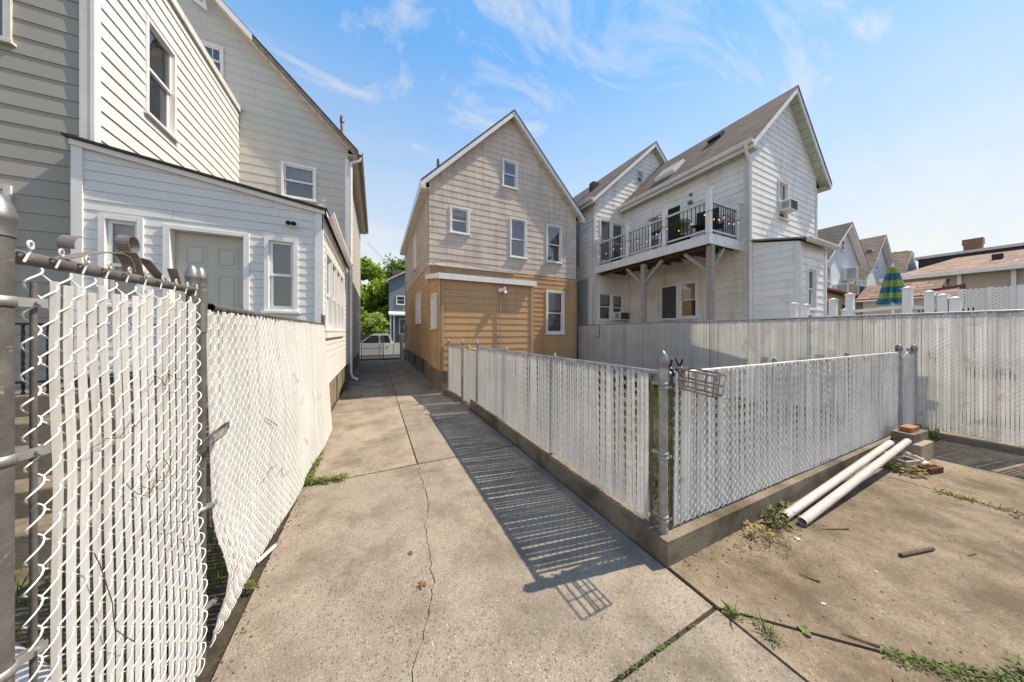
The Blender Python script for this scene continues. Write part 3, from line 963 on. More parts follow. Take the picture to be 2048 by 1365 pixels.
# two-storey bump-out
fb = Fr('Y', 5.74, -1)
hb = [window(LH, fb, -4.85, -3.985, 5.12, 6.75, 0.5, trim='trim_d'), window(LH, fb, -4.85, -3.985, 1.9, 3.38, 0.5, trim='trim_d', blind=0.5)]
wall(LH, fb, [(-9.0, 0.5), (-3.36, 0.5), (-3.36, 7.55), (-9.0, 7.55)], hb, M['back'], 0.215, M['sid_b_shade'], 0.010)
board(LH, 'corner_board', fb, -3.455, -3.345, 0.5, 7.5, 0.0, 0.034, M['trim_d'])
fx = Fr('X', -3.36, 1)
hx = [window(LH, fx, 6.64, 7.40, 5.16, 6.74, 0.52, blind=0.35, curtain=0.0)]
wall(LH, fx, [(5.74, 3.6), (10.09, 3.6), (10.09, 7.55), (5.74, 7.55)], hx, M['back'], 0.20, M['sid_p'], 0.018)
board(LH, 'corner_board', fx, 5.70, 5.80, 3.6, 7.5, 0.0, 0.036, M['trim'])
mb = MB(); mb.box(-9.1, -3.30, 5.66, 10.08, 7.56, 7.70)
part('roof', mb, M['trim_d'], LH)
mb = MB(); mb.face([(-9, 5.76, 0.5), (-9, 10.1, 0.5), (-9, 10.1, 7.5), (-9, 5.76, 7.5)])
part('rear_wall', mb, M['sid_b_shade'], LH)
mb = MB(); mb.box(-9, -3.40, 5.78, 10.1, -0.2, 0.5)
part('foundation', mb, M['found'], LH)
# one-storey porch
fp = Fr('Y', 5.55, -1)
hp = [window(LH, fp, -3.19, -2.80, 1.96, 3.12, 0.45, blind=1.0, trim='trim'),
      window(LH, fp, -1.545, -1.125, 1.93, 3.08, 0.5, blind=0.0, trim='trim')]
dz0, dz1 = 1.0, 3.04
door = (-2.575, -1.765, dz0, dz1)
PW = wall(LH, fp, [(-3.39, 0.66), (-0.82, 0.66), (-0.82, 3.58), (-3.39, 3.96)], hp + [door], M['back'], 0.125, M['sid_p'], 0.009)
board(LH, 'corner_board', fp, -3.41, -3.32, 0.66, 3.93, 0.0, 0.03, M['trim'])
board(LH, 'corner_board', fp, -0.90, -0.80, 0.66, 3.55, 0.0, 0.032, M['trim'])
mb = MB()
fp.box(mb, -2.62, -2.555, dz0, dz1 + 0.04, -0.1, 0.03)
fp.box(mb, -1.785, -1.72, dz0, dz1 + 0.04, -0.1, 0.03)
fp.box(mb, -2.555, -1.785, dz1 - 0.01, dz1 + 0.04, -0.1, 0.028)
dr = part('door', mb, M['trim'], LH, 'pale grey panelled back door of the porch')
mb = MB()
fp.box(mb, -2.553, -1.787, dz0, dz1 - 0.012, -0.14, -0.09)
lf = part('leaf', mb, M['doorw'], dr)
for (u0, u1) in ((-2.46, -2.22), (-2.12, -1.88)):
    for (z0, z1) in ((1.12, 1.75), (1.85, 2.45), (2.56, 2.86)):
        mb = MB()
        for a, b, c, d in ((u0, u1, z0, z0 + 0.02), (u0, u1, z1 - 0.02, z1), (u0, u0 + 0.02, z0 + 0.02, z1 - 0.02), (u1 - 0.02, u1, z0 + 0.02, z1 - 0.02)):
            fp.box(mb, a, b, c, d, -0.09, -0.083)
        fp.box(mb, u0 + 0.05, u1 - 0.05, z0 + 0.05, z1 - 0.05, -0.09, -0.080)
        part('panel', mb, M['doorw'], dr)
mb = MB(); mb.lathe((-1.85, 5.60, 1.95), [(0.0, -0.03), (0.03, -0.02), (0.03, 0.02), (0, 0.03)], 10)
part('handle', mb, M['chrome'], dr)
fq = Fr('X', -0.82, 1)
hq = []
for k in range(4):
    y0 = 5.88 + k * 0.73
    hq.append(window(LH, fq, y0, y0 + 0.72, 1.62, 3.06, 0.48, cas=0.045, sill=False, curtain=0.0, depth=1.0, muntin=1 if k in (0, 1) else 0))
wall(LH, fq, [(5.55, 0.62), (10.08, 0.62), (10.08, 3.55), (5.55, 3.55)], hq, M['back'], 0.125, M['sid_p'], 0.009)
board(LH, 'corner_board', fq, 5.52, 5.62, 0.62, 3.55, 0.0, 0.033, M['trim'])
board(LH, 'corner_board', fq, 9.9, 10.0, 0.62, 3.4, 0.0, 0.033, M['trim'])
board(LH, 'window_board', fq, 5.86, 8.84, 1.50, 1.60, 0.0, 0.05, M['trim'])
board(LH, 'frieze', fq, 5.52, 9.9, 3.30, 3.545, 0.0, 0.036, M['trim'])
mb = MB()
mb.prism([(-3.45, 5.46, 4.04), (-0.72, 5.46, 3.635), (-0.72, 5.46, 3.605), (-3.45, 5.46, 4.01)], (0, 4.63, 0))
pr = part('porch_roof', mb, M['roof_k'], LH)
mb = MB()
mb.prism([(-3.41, 5.495, 4.0), (-0.76, 5.495, 3.605), (-0.76, 5.495, 3.54), (-3.41, 5.495, 3.935)], (0, 0.05, 0))
part('rake_board', mb, M['trim'], pr)
mb = MB()
pr_ = [(0, -0.02), (0.02, -0.12), (0.08, -0.12), (0.115, -0.05), (0.115, -0.01), (0.105, -0.01), (0.10, -0.05), (0.075, -0.11), (0.025, -0.11), (0.01, -0.02)]
mb.prism([(-0.74 + a, 5.47, 3.61 + b) for a, b in pr_], (0, 4.1, 0))
part('gutter', mb, M['trim'], pr)
mb = MB(); mb.box(-3.38, -0.86, 5.58, 10.1, -0.2, 0.66)
part('foundation', mb, M['found'], LH)
for y in (6.6, 7.9, 9.2):                               # pilasters on the rough foundation
    mb = MB(); mb.box(-0.86, -0.83, y, y + 0.28, -0.1, 0.6)
    part('foundation_pier', mb, M['found'], LH)
mb = MB()
mb.box(-1.24, -1.13, 5.53, 5.545, 3.27, 3.39)
fl = part('security_light', mb, M['trim'], LH)
for dx in (-0.03, 0.035):
    mb = MB()
    mb.tube([(-1.19 + dx * 0.4, 5.53, 3.34), (-1.19 + dx, 5.47, 3.325), (-1.19 + dx, 5.40, 3.29)], [0.012, 0.022, 0.034], 12)
    part('lamp_head', mb, M['blackp'], fl)

# concrete steps up to that porch door
ST = root('concrete_steps', 'stained concrete steps up to the porch door behind the left fence', 'steps', (-2.2, 4.5, 0))
for k in range(5):
    z = 1.0 - 0.2 * k
    mb = MB()
    mb.box(-3.3, -1.25, 4.42 - 0.3 * k, 5.5 if k == 0 else 4.42 - 0.3 * (k - 1), -0.05, z)
    bevel(part('step', mb, M['step'], ST), 0.015, 2)
HR = root('handrail', 'black iron handrail with twisted bars on the steps', 'railing', (-2.6, 4.45, 1.0))
mb = MB(); mb.bar((-3.2, 4.46, 1.68), (-2.0, 4.46, 1.68), 0.03, 0.02); mb.bar((-3.2, 4.46, 1.12), (-2.0, 4.46, 1.12), 0.03, 0.02)
part('rail', mb, M['iron'], HR)
for k in range(9):
    x = -3.19 + k * 0.148
    mb = MB()
    n = 24
    for i in range(n):
        a, z = i * 0.6, 1.0 + 0.68 * i / n
        mb.obox((x, 4.46, z + 0.014), (0.008 * math.cos(a), 0.008 * math.sin(a), 0), (-0.008 * math.sin(a), 0.008 * math.cos(a), 0), (0, 0, 0.0145))
    part('baluster', mb, M['iron'], HR)
HO = MB()
pts = []
for i in range(90):
    a = i * 0.42
    pts.append((-2.55 + (0.42 + 0.02 * math.sin(i)) * math.cos(a), 4.86 + 0.26 * math.sin(a), 1.016 + 0.0012 * i + 0.006 * math.sin(i * 1.3)))
HO.tube(pts, 0.013, 6)
single('garden_hose', HO, M['hose'], 'coiled green garden hose on the top step', 'hose')
mb = MB()
mb.tube([(-1.05, 1.62, 0.30), (-1.85, 2.45, 0.12)], 0.045, 12, hollow=True)
single('drain_pipe', mb, M['pvc'], 'cream painted pipe lying behind the left gate', 'pipe')

# ------------------------------------------------------------------ tan and brown house
TH = root('house', 'pinkish shingled house with orange brown lower storey and white gable trim', 'house', (4.5, 13, 0))
ft = Fr('Y', 9.25, -1)
ht = [window(TH, ft, 2.20, 2.87, 4.92, 5.80, 0.5, blind=0.25), window(TH, ft, 4.10, 4.72, 6.88, 7.88, 0.5),
      window(TH, ft, 4.40, 5.10, 4.36, 5.82, 0.47), window(TH, ft, 5.98, 6.71, 4.36, 5.84, 0.48)]
wall(TH, ft, gpoly(1.53, 7.43, 3.78, 1.25, 7.70, 6.34, 4.48, 9.62, 0.23), ht, M['back'], 0.21, M['shing'], 0.009, 'shingle', 0.60, wname='upper_wall')
h2 = [window(TH, ft, 5.96, 6.83, 1.54, 3.26, 0.48, cas=0.085, blind=0.45)]
wall(TH, ft, [(1.53, 0.42), (7.43, 0.42), (7.43, 3.76), (1.53, 3.76)], h2, M['back'], 0.18, M['brown'], 0.011, wname='lower_wall')
board(TH, 'band_board', ft, 1.50, 4.6, 3.755, 3.80, 0.0, 0.05, M['trim_d'])
board(TH, 'corner_board', ft, 7.36, 7.445, 0.42, 3.75, 0.0, 0.03, M['brown_t'])
board(TH, 'corner_board', ft, 1.515, 1.60, 0.42, 3.75, 0.0, 0.03, M['brown_t'])
fu = Fr('X', 1.53, -1)
hu = [window(TH, fu, 10.95, 11.6, 1.95, 3.15, 0.5, cas=0.05), window(TH, fu, 11.75, 12.4, 1.95, 3.15, 0.5, cas=0.05)]
wall(TH, fu, [(9.25, 0.66), (17.4, 0.66), (17.4, 3.76), (9.25, 3.76)], hu, M['back'], 0.18, M['brown'], 0.011, wname='side_wall')
hu2 = [window(TH, fu, 12.3, 13.0, 4.3, 5.75, 0.5, cas=0.05)]
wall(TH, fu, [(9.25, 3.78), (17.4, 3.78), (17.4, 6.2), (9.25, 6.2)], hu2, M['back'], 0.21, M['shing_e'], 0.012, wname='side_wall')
mb = MB()
mb.face([(7.43, 9.25, 0.3), (7.43, 17.4, 0.3), (7.43, 17.4, 6.2), (7.43, 9.25, 6.2)])
mb.face([(1.54, 17.4, 0.3), (7.43, 17.4, 0.3), (7.43, 17.4, 6.2), (4.48, 17.4, 9.2), (1.54, 17.4, 6.2)])
part('rear_wall', mb, M['shing'], TH)
mb = MB(); mb.box(1.56, 7.42, 9.27, 17.38, -0.2, 0.7)
part('foundation', mb, M['found'], TH)
for y in (10.5, 13.0, 15.5):
    mb = MB(); mb.box(1.552, 1.562, y, y + 0.6, 0.15, 0.55)
    part('cellar_window', mb, M['screen'], TH)
tr = gable_roof(TH, 1.25, 7.70, 6.34, 4.48, 9.62, 9.03, 17.6, M['roof_k'], M['trim'], M['trim_d'], 0.23, False, 0.2, xin=(1.53, 7.43))
mb = MB(); mb.tube([(1.95, 9.9, 6.8), (1.95, 9.9, 7.62)], 0.05, 10)
part('vent_pipe', mb, M['galv_d'], tr)
for xe in (1.33, 7.62):                                  # gutter ends under the rake tails
    mb = MB(); mb.box(xe - 0.07, xe + 0.07, 9.0, 9.12, 6.08, 6.2)
    part('gutter_end', mb, M['trim_d'], tr)
# extension
fe = Fr('Y', 7.40, -1)
wall(TH, fe, [(1.53, 0.58), (4.29, 0.58), (4.29, 3.02), (1.53, 3.02)], [], M['back'], 0.18, M['brown'], 0.011, wname='extension_wall')
board(TH, 'corner_board', fe, 1.515, 1.60, 0.58, 3.0, 0.0, 0.03, M['brown_t'])
board(TH, 'corner_board', fe, 4.21, 4.305, 0.3, 3.0, 0.0, 0.03, M['brown_t'])
fg = Fr('X', 1.53, -1)
he = [window(TH, fg, 7.93, 8.72, 1.72, 2.72, 0.5, cas=0.06)]
wall(TH, fg, [(7.40, 0.58), (9.24, 0.58), (9.24, 3.3), (7.40, 3.0)], he, M['back'], 0.18, M['brown'], 0.011, wname='extension_wall')
board(TH, 'corner_board', fg, 7.37, 7.47, 0.58, 3.0, 0.0, 0.032, M['brown_t'])
board(TH, 'corner_board', fg, 9.16, 9.30, 0.6, 3.75, 0.0, 0.032, M['brown_t'])
mb = MB(); mb.face([(4.29, 7.4, 0.3), (4.29, 9.25, 0.3), (4.29, 9.25, 3.3), (4.29, 7.4, 3.0)])
part('extension_wall', mb, M['brown'], TH)
mb = MB()
mb.prism([(1.44, 7.31, 3.12), (1.44, 9.24, 3.43), (1.44, 9.24, 3.40), (1.44, 7.31, 3.09)], (2.92, 0, 0))
er = part('extension_roof', mb, M['roof_k'], TH)
mb = MB(); mb.box(1.435, 4.365, 7.275, 7.305, 2.985, 3.135)
part('fascia', mb, M['trim'], er)
mb = MB()
mb.prism([(1.432, 7.31, 3.125), (1.432, 9.20, 3.43), (1.432, 9.20, 3.29), (1.432, 7.31, 2.985)], (-0.025, 0, 0))
part('fascia', mb, M['trim'], er)
mb = MB(); mb.box(1.56, 4.28, 7.43, 9.25, -0.2, 0.58)
part('foundation', mb, M['found'], TH)
mb = MB()
mb.tube([(3.20, 7.36, 2.74), (3.20, 7.36, 0.6)], 0.016, 8)
for z in (2.25, 1.5):
    mb.tube([(3.20, 7.36, z), (3.20, 7.36, z + 0.05)], 0.022, 8)
fl = part('flood_light', mb, M['galv'], TH, 'twin white flood lamp on a conduit')
mb = MB(); mb.tube([(3.20, 7.385, 2.80), (3.20, 7.33, 2.80)], 0.06, 14); part('junction_box', mb, M['trim'], fl)
mb = MB(); mb.tube([(3.20, 7.345, 2.80), (3.30, 7.31, 2.79), (3.335, 7.26, 2.70)], [0.02, 0.03, 0.065], 14); part('lamp_head', mb, M['lampglass'], fl)
mb = MB(); mb.tube([(3.20, 7.345, 2.83), (3.27, 7.32, 2.84), (3.33, 7.28, 2.84)], [0.02, 0.035, 0.07], 14); part('lamp_head', mb, M['lampglass'], fl)
# loose cable along the band and meters on the driveway side
mb = MB()
mb.tube([(1.52, 9.18, 3.84), (2.1, 9.17, 3.93), (2.8, 9.17, 3.90), (3.6, 9.17, 3.82), (4.6, 9.17, 3.80)], 0.008, 5)
mb.tube([(1.6, 9.16, 3.82), (1.75, 8.5, 3.52), (1.85, 8.0, 3.27)], 0.008, 5)
part('cable', mb, M['cable'], TH)
mb = MB()
for (y, z, w, h) in ((16.6, 1.75, 0.22, 0.35), (16.2, 1.5, 0.3, 0.5), (16.9, 4.2, 0.1, 0.14)):
    mb.box(1.40, 1.52, y, y + w, z, z + h)
mb.tube([(1.47, 16.4, 2.0), (1.47, 16.4, 5.3)], 0.022, 6)
mb.tube([(1.47, 16.75, 0.2), (1.47, 16.75, 1.8)], 0.025, 6)
part('electric_meter', mb, M['greytin'], TH)

# ------------------------------------------------------------------ white house with balcony
WH = root('house', 'white sided house with brown roof, rear balcony and skylight', 'house', (11.5, 9, 0))
fc = Fr('Y', 9.03, -1)
hc = [window(WH, fc, 8.51, 9.19, 4.62, 6.42, 0.5, curtain=0.95), window(WH, fc, 9.19, 9.88, 4.62, 6.38, 0.5),
      window(WH, fc, 8.44, 9.20, 2.10, 3.29, 0.5, blind=0.4), window(WH, fc, 9.20, 9.88, 2.10, 3.27, 0.5, blind=0.35),
      window(WH, fc, 10.68, 11.18, 8.45, 9.07, 0.5, blind=1.0, sill=False)]
wall(WH, fc, gpoly(8.2, 15.2, 0.2, 7.93, 15.47, 7.12, 11.7, 10.48, 0.24), hc, M['back'], 0.21, M['sid_w'], 0.013)
board(WH, 'corner_board', fc, 8.18, 8.28, 0.2, 6.95, 0.0, 0.034, M['trim_d'])
fl_ = Fr('X', 8.2, -1)
wall(WH, fl_, [(9.03, 0.2), (17, 0.2), (17, 7.0), (9.03, 7.0)], [], M['back'], 0.21, M['sid_w'], 0.013)
board(WH, 'corner_board', fl_, 9.0, 9.1, 0.2, 6.95, 0.0, 0.034, M['trim_d'])
board(WH, 'wall_panel', fl_, 9.35, 10.9, 0.3, 3.9, 0.0, 0.045, M['greytin'])
board(WH, 'wall_panel', fl_, 9.9, 10.8, 4.6, 6.6, 0.0, 0.045, M['greytin'])
mb = MB()
mb.face([(15.2, 9.03, 0.2), (15.2, 17, 0.2), (15.2, 17, 7), (15.2, 9.03, 7)])
mb.face([(8.2, 17, 0.2), (15.2, 17, 0.2), (15.2, 17, 7), (11.7, 17, 10.1), (8.2, 17, 7)])
part('rear_wall', mb, M['sid_w'], WH)
cr_ = gable_roof(WH, 7.93, 15.47, 7.12, 11.7, 10.48, 8.78, 17.2, M['roof_b'], M['trim'], M['soffit'], 0.24, True, 0.22, xin=(8.2, 15.2))
for y in (10.5, 13.5):
    mb = MB(); mb.box(9.5, 9.85, y, y + 0.3, 8.55, 8.95)
    part('roof_vent', mb, M['blackp'], cr_)
# wing towards the camera
fw = Fr('X', 9.9, -1)
door_a = (7.08, 7.80, 4.42, 6.16)
door_b = (6.42, 7.02, 4.42, 6.22)
hw = [window(WH, fw, 5.84, 6.53, 2.10, 3.40, 0.5, blind=0.45), window(WH, fw, 6.53, 7.22, 2.08, 3.36, 0.5, low_screen=2)]
wall(WH, fw, [(4.39, 4.05), (9.02, 4.05), (9.02, 6.95), (4.39, 6.95)], [door_a, door_b], M['back'], 0.20, M['sid_w'], 0.013, wname='upper_wall')
wall(WH, fw, [(4.39, 0.2), (9.02, 0.2), (9.02, 4.05), (4.39, 4.05)], hw, M['back'], 0.20, M['sid_ws'], 0.012, wname='lower_wall')
board(WH, 'corner_board', fw, 4.36, 4.49, 0.2, 6.93, 0.0, 0.034, M['trim_d'])
for nm, (a, b, c, d), mt, lab in (('door', door_a, 'glass', 'glazed balcony door with a pale curtain'), ('door', door_b, 'screen', 'dark screen door on the balcony')):
    mb = MB()
    fw.box(mb, a - 0.06, a + 0.02, c, d + 0.05, -0.05, 0.034)
    fw.box(mb, b - 0.02, b + 0.06, c, d + 0.05, -0.05, 0.034)
    fw.box(mb, a + 0.02, b - 0.02, d - 0.02, d + 0.05, -0.05, 0.032)
    dd = part(nm, mb, M['trim'], WH, lab)
    mb = MB()
    if mt == 'glass':
        mb.face([fw.p(a + 0.02, c, -0.03), fw.p(b - 0.02, c, -0.03), fw.p(b - 0.02, d - 0.02, -0.03), fw.p(a + 0.02, d - 0.02, -0.03)])
        part('pane', mb, M['glass'], dd)
        mb = MB()
        for k in range(10):
            u = b - 0.06 - k * 0.025
            mb.face([fw.p(u, c, -0.1 - 0.02 * (k % 2)), fw.p(u - 0.025, c, -0.1 - 0.02 * ((k + 1) % 2)), fw.p(u - 0.025, d - 0.02, -0.1 - 0.02 * ((k + 1) % 2)), fw.p(u, d - 0.02, -0.1 - 0.02 * (k % 2))])
        part('curtain', mb, M['curtain'], dd)
    else:
        fw.box(mb, a + 0.02, b - 0.02, c, d - 0.02, -0.03, -0.012)
        part('screen', mb, M['fabric'], dd)
    mb = MB()
    fw.box(mb, a + 0.005, b - 0.005, c, d - 0.005, -0.5, -0.45)
    part('room_recess', mb, M['inside'], dd)
fgb = Fr('Y', 4.39, -1)
hg = [window(WH, fgb, 11.66, 12.34, 5.30, 6.55, 0.5, cas=0.06, trim='trim_d', low_screen=False)]
wall(WH, fgb, gpoly(9.9, 14.6, 0.2, 9.58, 15.02, 7.08, 12.3, 9.62, 0.24), hg, M['back'], 0.20, M['sid_w'], 0.013, wname='gable_wall')
board(WH, 'corner_board', fgb, 9.87, 9.98, 0.2, 6.93, 0.0, 0.034, M['trim_d'])
board(WH, 'corner_board', fgb, 14.53, 14.62, 0.2, 6.9, 0.0, 0.034, M['trim_d'])
mb = MB(); mb.face([(14.6, 4.39, 0.2), (14.6, 9.03, 0.2), (14.6, 9.03, 6.9), (14.6, 4.39, 6.9)])
part('rear_wall', mb, M['sid_w'], WH)
wr = gable_roof(WH, 9.58, 15.02, 7.08, 12.3, 9.62, 4.12, 9.6, M['roof_b'], M['trim'], M['soffit'], 0.24, True, 0.24, xin=(9.9, 14.6))
def onroof(x, y, dz):
    return Vector((x, y, 7.08 + (x - 9.58) * (9.62 - 7.08) / (12.3 - 9.58) + dz))
ru = (onroof(11, 0, 0) - onroof(10, 0, 0)).normalized()
rn = ru.cross(Vector((0, 1, 0))).normalized() * -1
if rn.z < 0: rn = -rn
mb = MB(); mb.obox(onroof(10.55, 7.3, 0) + rn * 0.06, ru * 0.42, Vector((0, 0.42, 0)), rn * 0.06)
sk = part('skylight', mb, M['trim'], wr)
mb = MB(); mb.obox(onroof(10.55, 7.3, 0) + rn * 0.125, ru * 0.36, Vector((0, 0.36, 0)), rn * 0.004)
part('pane', mb, M['greytin'], sk)
mb = MB(); mb.obox(onroof(11.5, 6.1, 0) + rn * 0.06, ru * 0.18, Vector((0, 0.22, 0)), rn * 0.06)
part('roof_vent', mb, M['blackp'], wr)
mb = MB()
mb.tube([(9.52, 4.28, 6.96), (9.55, 4.30, 6.82), (9.80, 4.32, 6.62), (9.84, 4.32, 6.5), (9.84, 4.32, 0.3)], 0.048, 8)
mb.tube([(9.84, 4.32, 3.3), (9.84, 4.32, 3.36)], 0.055, 8)
part('downspout', mb, M['trim'], WH)
mb = MB(); mb.tube([(9.86, 6.05, 6.42), (9.84, 6.05, 6.36)], 0.05, 10); mb.lathe((9.82, 6.05, 6.04), [(0.0, 0), (0.05, 0.01), (0.08, 0.05), (0.085, 0.09), (0.05, 0.13), (0.0, 0.14)], 14)
part('wall_lamp', mb, M['rust'], WH)
# lean-to box
fk = Fr('X', 9.9, -1)
wall(WH, fk, [(3.28, 0.2), (4.35, 0.2), (4.35, 4.22), (3.28, 3.98)], [], M['back'], 0.20, M['sid_w'], 0.013, wname='lean_to_wall')
fj = Fr('Y', 3.28, -1)
hj = [window(WH, fj, 10.30, 10.86, 2.22, 3.34, 0.5, cas=0.055, trim='trim')]
wall(WH, fj, [(9.9, 0.2), (11.5, 0.2), (11.5, 3.98), (9.9, 3.98)], hj, M['back'], 0.20, M['sid_w'], 0.016, wname='lean_to_wall')
board(WH, 'corner_board', fk, 3.25, 3.36, 0.2, 3.95, 0.0, 0.034, M['trim'])
board(WH, 'corner_board', fj, 9.88, 9.97, 0.2, 3.95, 0.0, 0.034, M['trim'])
board(WH, 'corner_board', fj, 11.43, 11.52, 0.2, 3.95, 0.0, 0.034, M['trim'])
mb = MB(); mb.face([(11.5, 3.28, 0.2), (11.5, 4.38, 0.2), (11.5, 4.38, 4.2), (11.5, 3.28, 3.98)])
part('lean_to_wall', mb, M['sid_w'], WH)
mb = MB()
mb.prism([(9.80, 3.12, 4.03), (9.80, 4.36, 4.31), (9.80, 4.36, 4.27), (9.80, 3.12, 3.99)], (1.85, 0, 0))
lr = part('lean_to_roof', mb, M['rust'], WH)
mb = MB()
mb.prism([(9.79, 3.115 + a, 4.02 + b) for a, b in ((0, -0.01), (0, -0.12), (-0.06, -0.12), (-0.10, -0.05), (-0.10, -0.01))], (1.87, 0, 0))
part('gutter', mb, M['trim_d'], lr)
# balcony
mb = MB()
nb = 12
for k in range(nb):
    x0 = 8.34 + k * 1.53 / nb
    mb.box(x0, x0 + 1.53 / nb - 0.012, 4.60, 8.98, 4.335, 4.36)
BA = part('balcony', mb, M['joist'], WH, 'raised timber balcony with white posts and black balusters')
mb = MB(); mb.box(8.28, 8.32, 4.56, 8.99, 4.06, 4.34); part('rim_board', mb, M['trim'], BA)
mb = MB(); mb.box(8.322, 9.88, 4.56, 4.598, 4.06, 4.34); part('rim_board', mb, M['trim'], BA)
for k in range(11):
    y = 4.75 + k * 0.41
    mb = MB(); mb.box(8.325, 9.87, y, y + 0.04, 4.10, 4.33); part('joist', mb, M['joist'], BA)
mb = MB(); mb.box(8.5, 8.6, 4.62, 8.98, 3.99, 4.098); part('beam', mb, M['joist'], BA)
rposts = [(8.36, 4.63, 5.60), (8.36, 5.95, 5.62), (8.36, 7.42, 5.60), (8.36, 8.93, 5.45), (9.78, 4.63, 5.45)]
for x, y, zt in rposts:
    mb = MB(); mb.box(x - 0.06, x + 0.06, y - 0.06, y + 0.06, 4.362, zt)
    mb.prism([(x - 0.075, y - 0.075, zt + 0.001), (x + 0.075, y - 0.075, zt + 0.001), (x + 0.075, y + 0.075, zt + 0.001), (x - 0.075, y + 0.075, zt + 0.001)], (0, 0, 0.025))
    mb.idx([(x - 0.06, y - 0.06, zt + 0.026), (x + 0.06, y - 0.06, zt + 0.026), (x + 0.06, y + 0.06, zt + 0.026), (x - 0.06, y + 0.06, zt + 0.026), (x, y, zt + 0.07)],
           [(0, 1, 4), (1, 2, 4), (2, 3, 4), (3, 0, 4)])
    part('rail_post', mb, M['vinyl'], BA)
bm_ = MB(); bm_.tube([(0, 0, 0), (0, 0, 0.78)], 0.011, 6)
bal = bm_.mesh('baluster', M['iron'])
segs = [((8.36, 4.70), (8.36, 5.88)), ((8.36, 6.02), (8.36, 7.35)), ((8.36, 7.49), (8.36, 8.86)), ((8.43, 4.63), (9.71, 4.63))]
for (xa, ya), (xb, yb) in segs:
    for z, w in ((5.27, 0.06), (4.46, 0.05)):
        mb = MB(); mb.bar((xa, ya, z), (xb, yb, z), 0.06, w); part('rail', mb, M['trim_d'], BA)
        mb = MB()
        for (x, y) in ((xa, ya), (xb, yb)):
            dx, dy = (0.02, 0.036) if xa == xb else (0.036, 0.02)
            mb.box(x - dx, x + dx, y - dy, y + dy, z - 0.042, z + 0.042)
        part('rail_bracket', mb, M['blackp'], BA)
    L_ = math.hypot(xb - xa, yb - ya)
    n = int(L_ / 0.115)
    for k in range(n):
        t = (k + 0.5) / n
        put('baluster', bal, BA, (xa + (xb - xa) * t, ya + (yb - ya) * t, 4.475))
for y in (4.66, 6.85):
    mb = MB(); mb.box(8.42, 8.57, y - 0.075, y + 0.075, 0.0, 3.985 if y > 5 else 4.055); part('support_post', mb, M['woodgrey'], BA)
    for s in (1, -1):
        if y < 5 and s < 0:
            continue
        mb = MB(); mb.bar((8.49, y + s * 0.07, 3.35), (8.49, y + s * 0.72, 3.97), 0.09, 0.09, (1, 0, 0)); part('brace', mb, M['woodgrey'], BA)
mb = MB(); mb.bar((8.56, 4.66, 3.45), (9.10, 4.66, 4.03), 0.09, 0.09, (0, 1, 0)); part('brace', mb, M['woodgrey'], BA)

def ac_unit(label, fr, u, z, w, h, d, grille, group=None):
    c = fr.p(u + w / 2, z, 0)
    r = root('air_conditioner', label, 'air conditioner', c, group)
    mb = MB(); fr.box(mb, u, u + w, z, z + h, -0.05, d)
    bevel(part('case', mb, M['ac'], r), 0.012, 2)
    mb = MB(); fr.box(mb, u + 0.03, u + w - 0.03, z + 0.03, z + h - 0.03, d, d + 0.004)
    part('grille', mb, M[grille], r)
    for k in range(7):
        mb = MB(); zz = z + 0.05 + (h - 0.1) * k / 6
        fr.box(mb, u + 0.03, u + w - 0.03, zz - 0.006, zz + 0.006, d + 0.004, d + 0.012)
        part('slat', mb, M['ac_d'], r)
    mb = MB()
    uu = u if fr.a == 'Y' else u + w
    for k in range(9):
        o = d * (0.3 + 0.55 * k / 8)
        sg = -0.004 if fr.a == 'Y' else 0.004
        fr.box(mb, uu + sg, uu, z + 0.06, z + h - 0.06, o, o + d * 0.03)
    part('side_louvre', mb, M['ac_d'], r)
    return r
ac_unit('white window air conditioner high on the white gable wall', fgb, 11.72, 5.50, 0.50, 0.33, 0.30, 'ac_d')
ac_unit('white window air conditioner low behind the long back fence', fc, 9.27, 2.13, 0.52, 0.34, 0.40, 'ac_d')

# ------------------------------------------------------------------ chain-link fences with slats
def zig(mb, Fm, u0, ncol, a, z0, z1, h, r, sides, off=0.007, sub=2):
    K = int((z1 - z0) / (h / 2))
    for i in range(ncol):
        s = i % 2
        pts = []
        for k in range(K + 1):
            left = (k + s) % 2 == 0
            u = u0 + i * a + (0 if left else a)
            z = z0 + k * h / 2
            pts.append(Fm(u, z, 0))
            if k < K:
                for q in range(1, sub):
                    t = q / sub
                    e = t - 0.09 * math.sin(2 * math.pi * t)
                    pts.append(Fm(u + (a if left else -a) * e, z + h / 2 * t, (off if left else -off) * math.sin(math.pi * t)))
        mb.tube(pts, r, sides, cap=False)

def slat_prof(w, t):
    return [(-w / 2, 0), (-w * 0.32, t), (-w * 0.06, t * 0.55), (w * 0.06, t * 0.55), (w * 0.32, t), (w / 2, 0), (w * 0.32, -t), (-w * 0.32, -t)]
def slat_mesh(h, w, t, mat):
    mb = MB()
    pr = slat_prof(w, t)
    n = len(pr)
    vs = [(x, y, z) for z in (0, h) for x, y in pr]
    mb.idx(vs, [(k, (k + 1) % n, n + (k + 1) % n, n + k) for k in range(n)], False)
    mb.face(vs[n:])
    return mb.mesh('slat', mat)
def slat_curved(Fm, u, z0, z1, w, t, seg, lean=0.0):
    mb = MB()
    pr = slat_prof(w, t)
    n = len(pr)
    vs = []
    for k in range(seg + 1):
        z = z0 + (z1 - z0) * k / seg
        for x, d in pr:
            vs.append(Fm(u + x + lean * (k / seg - 0.5), z, d))
    fs = [(k * n + i, k * n + (i + 1) % n, (k + 1) * n + (i + 1) % n, (k + 1) * n + i) for k in range(seg) for i in range(n)]
    mb.idx(vs, fs, False)
    mb.face(vs[-n:])
    return mb

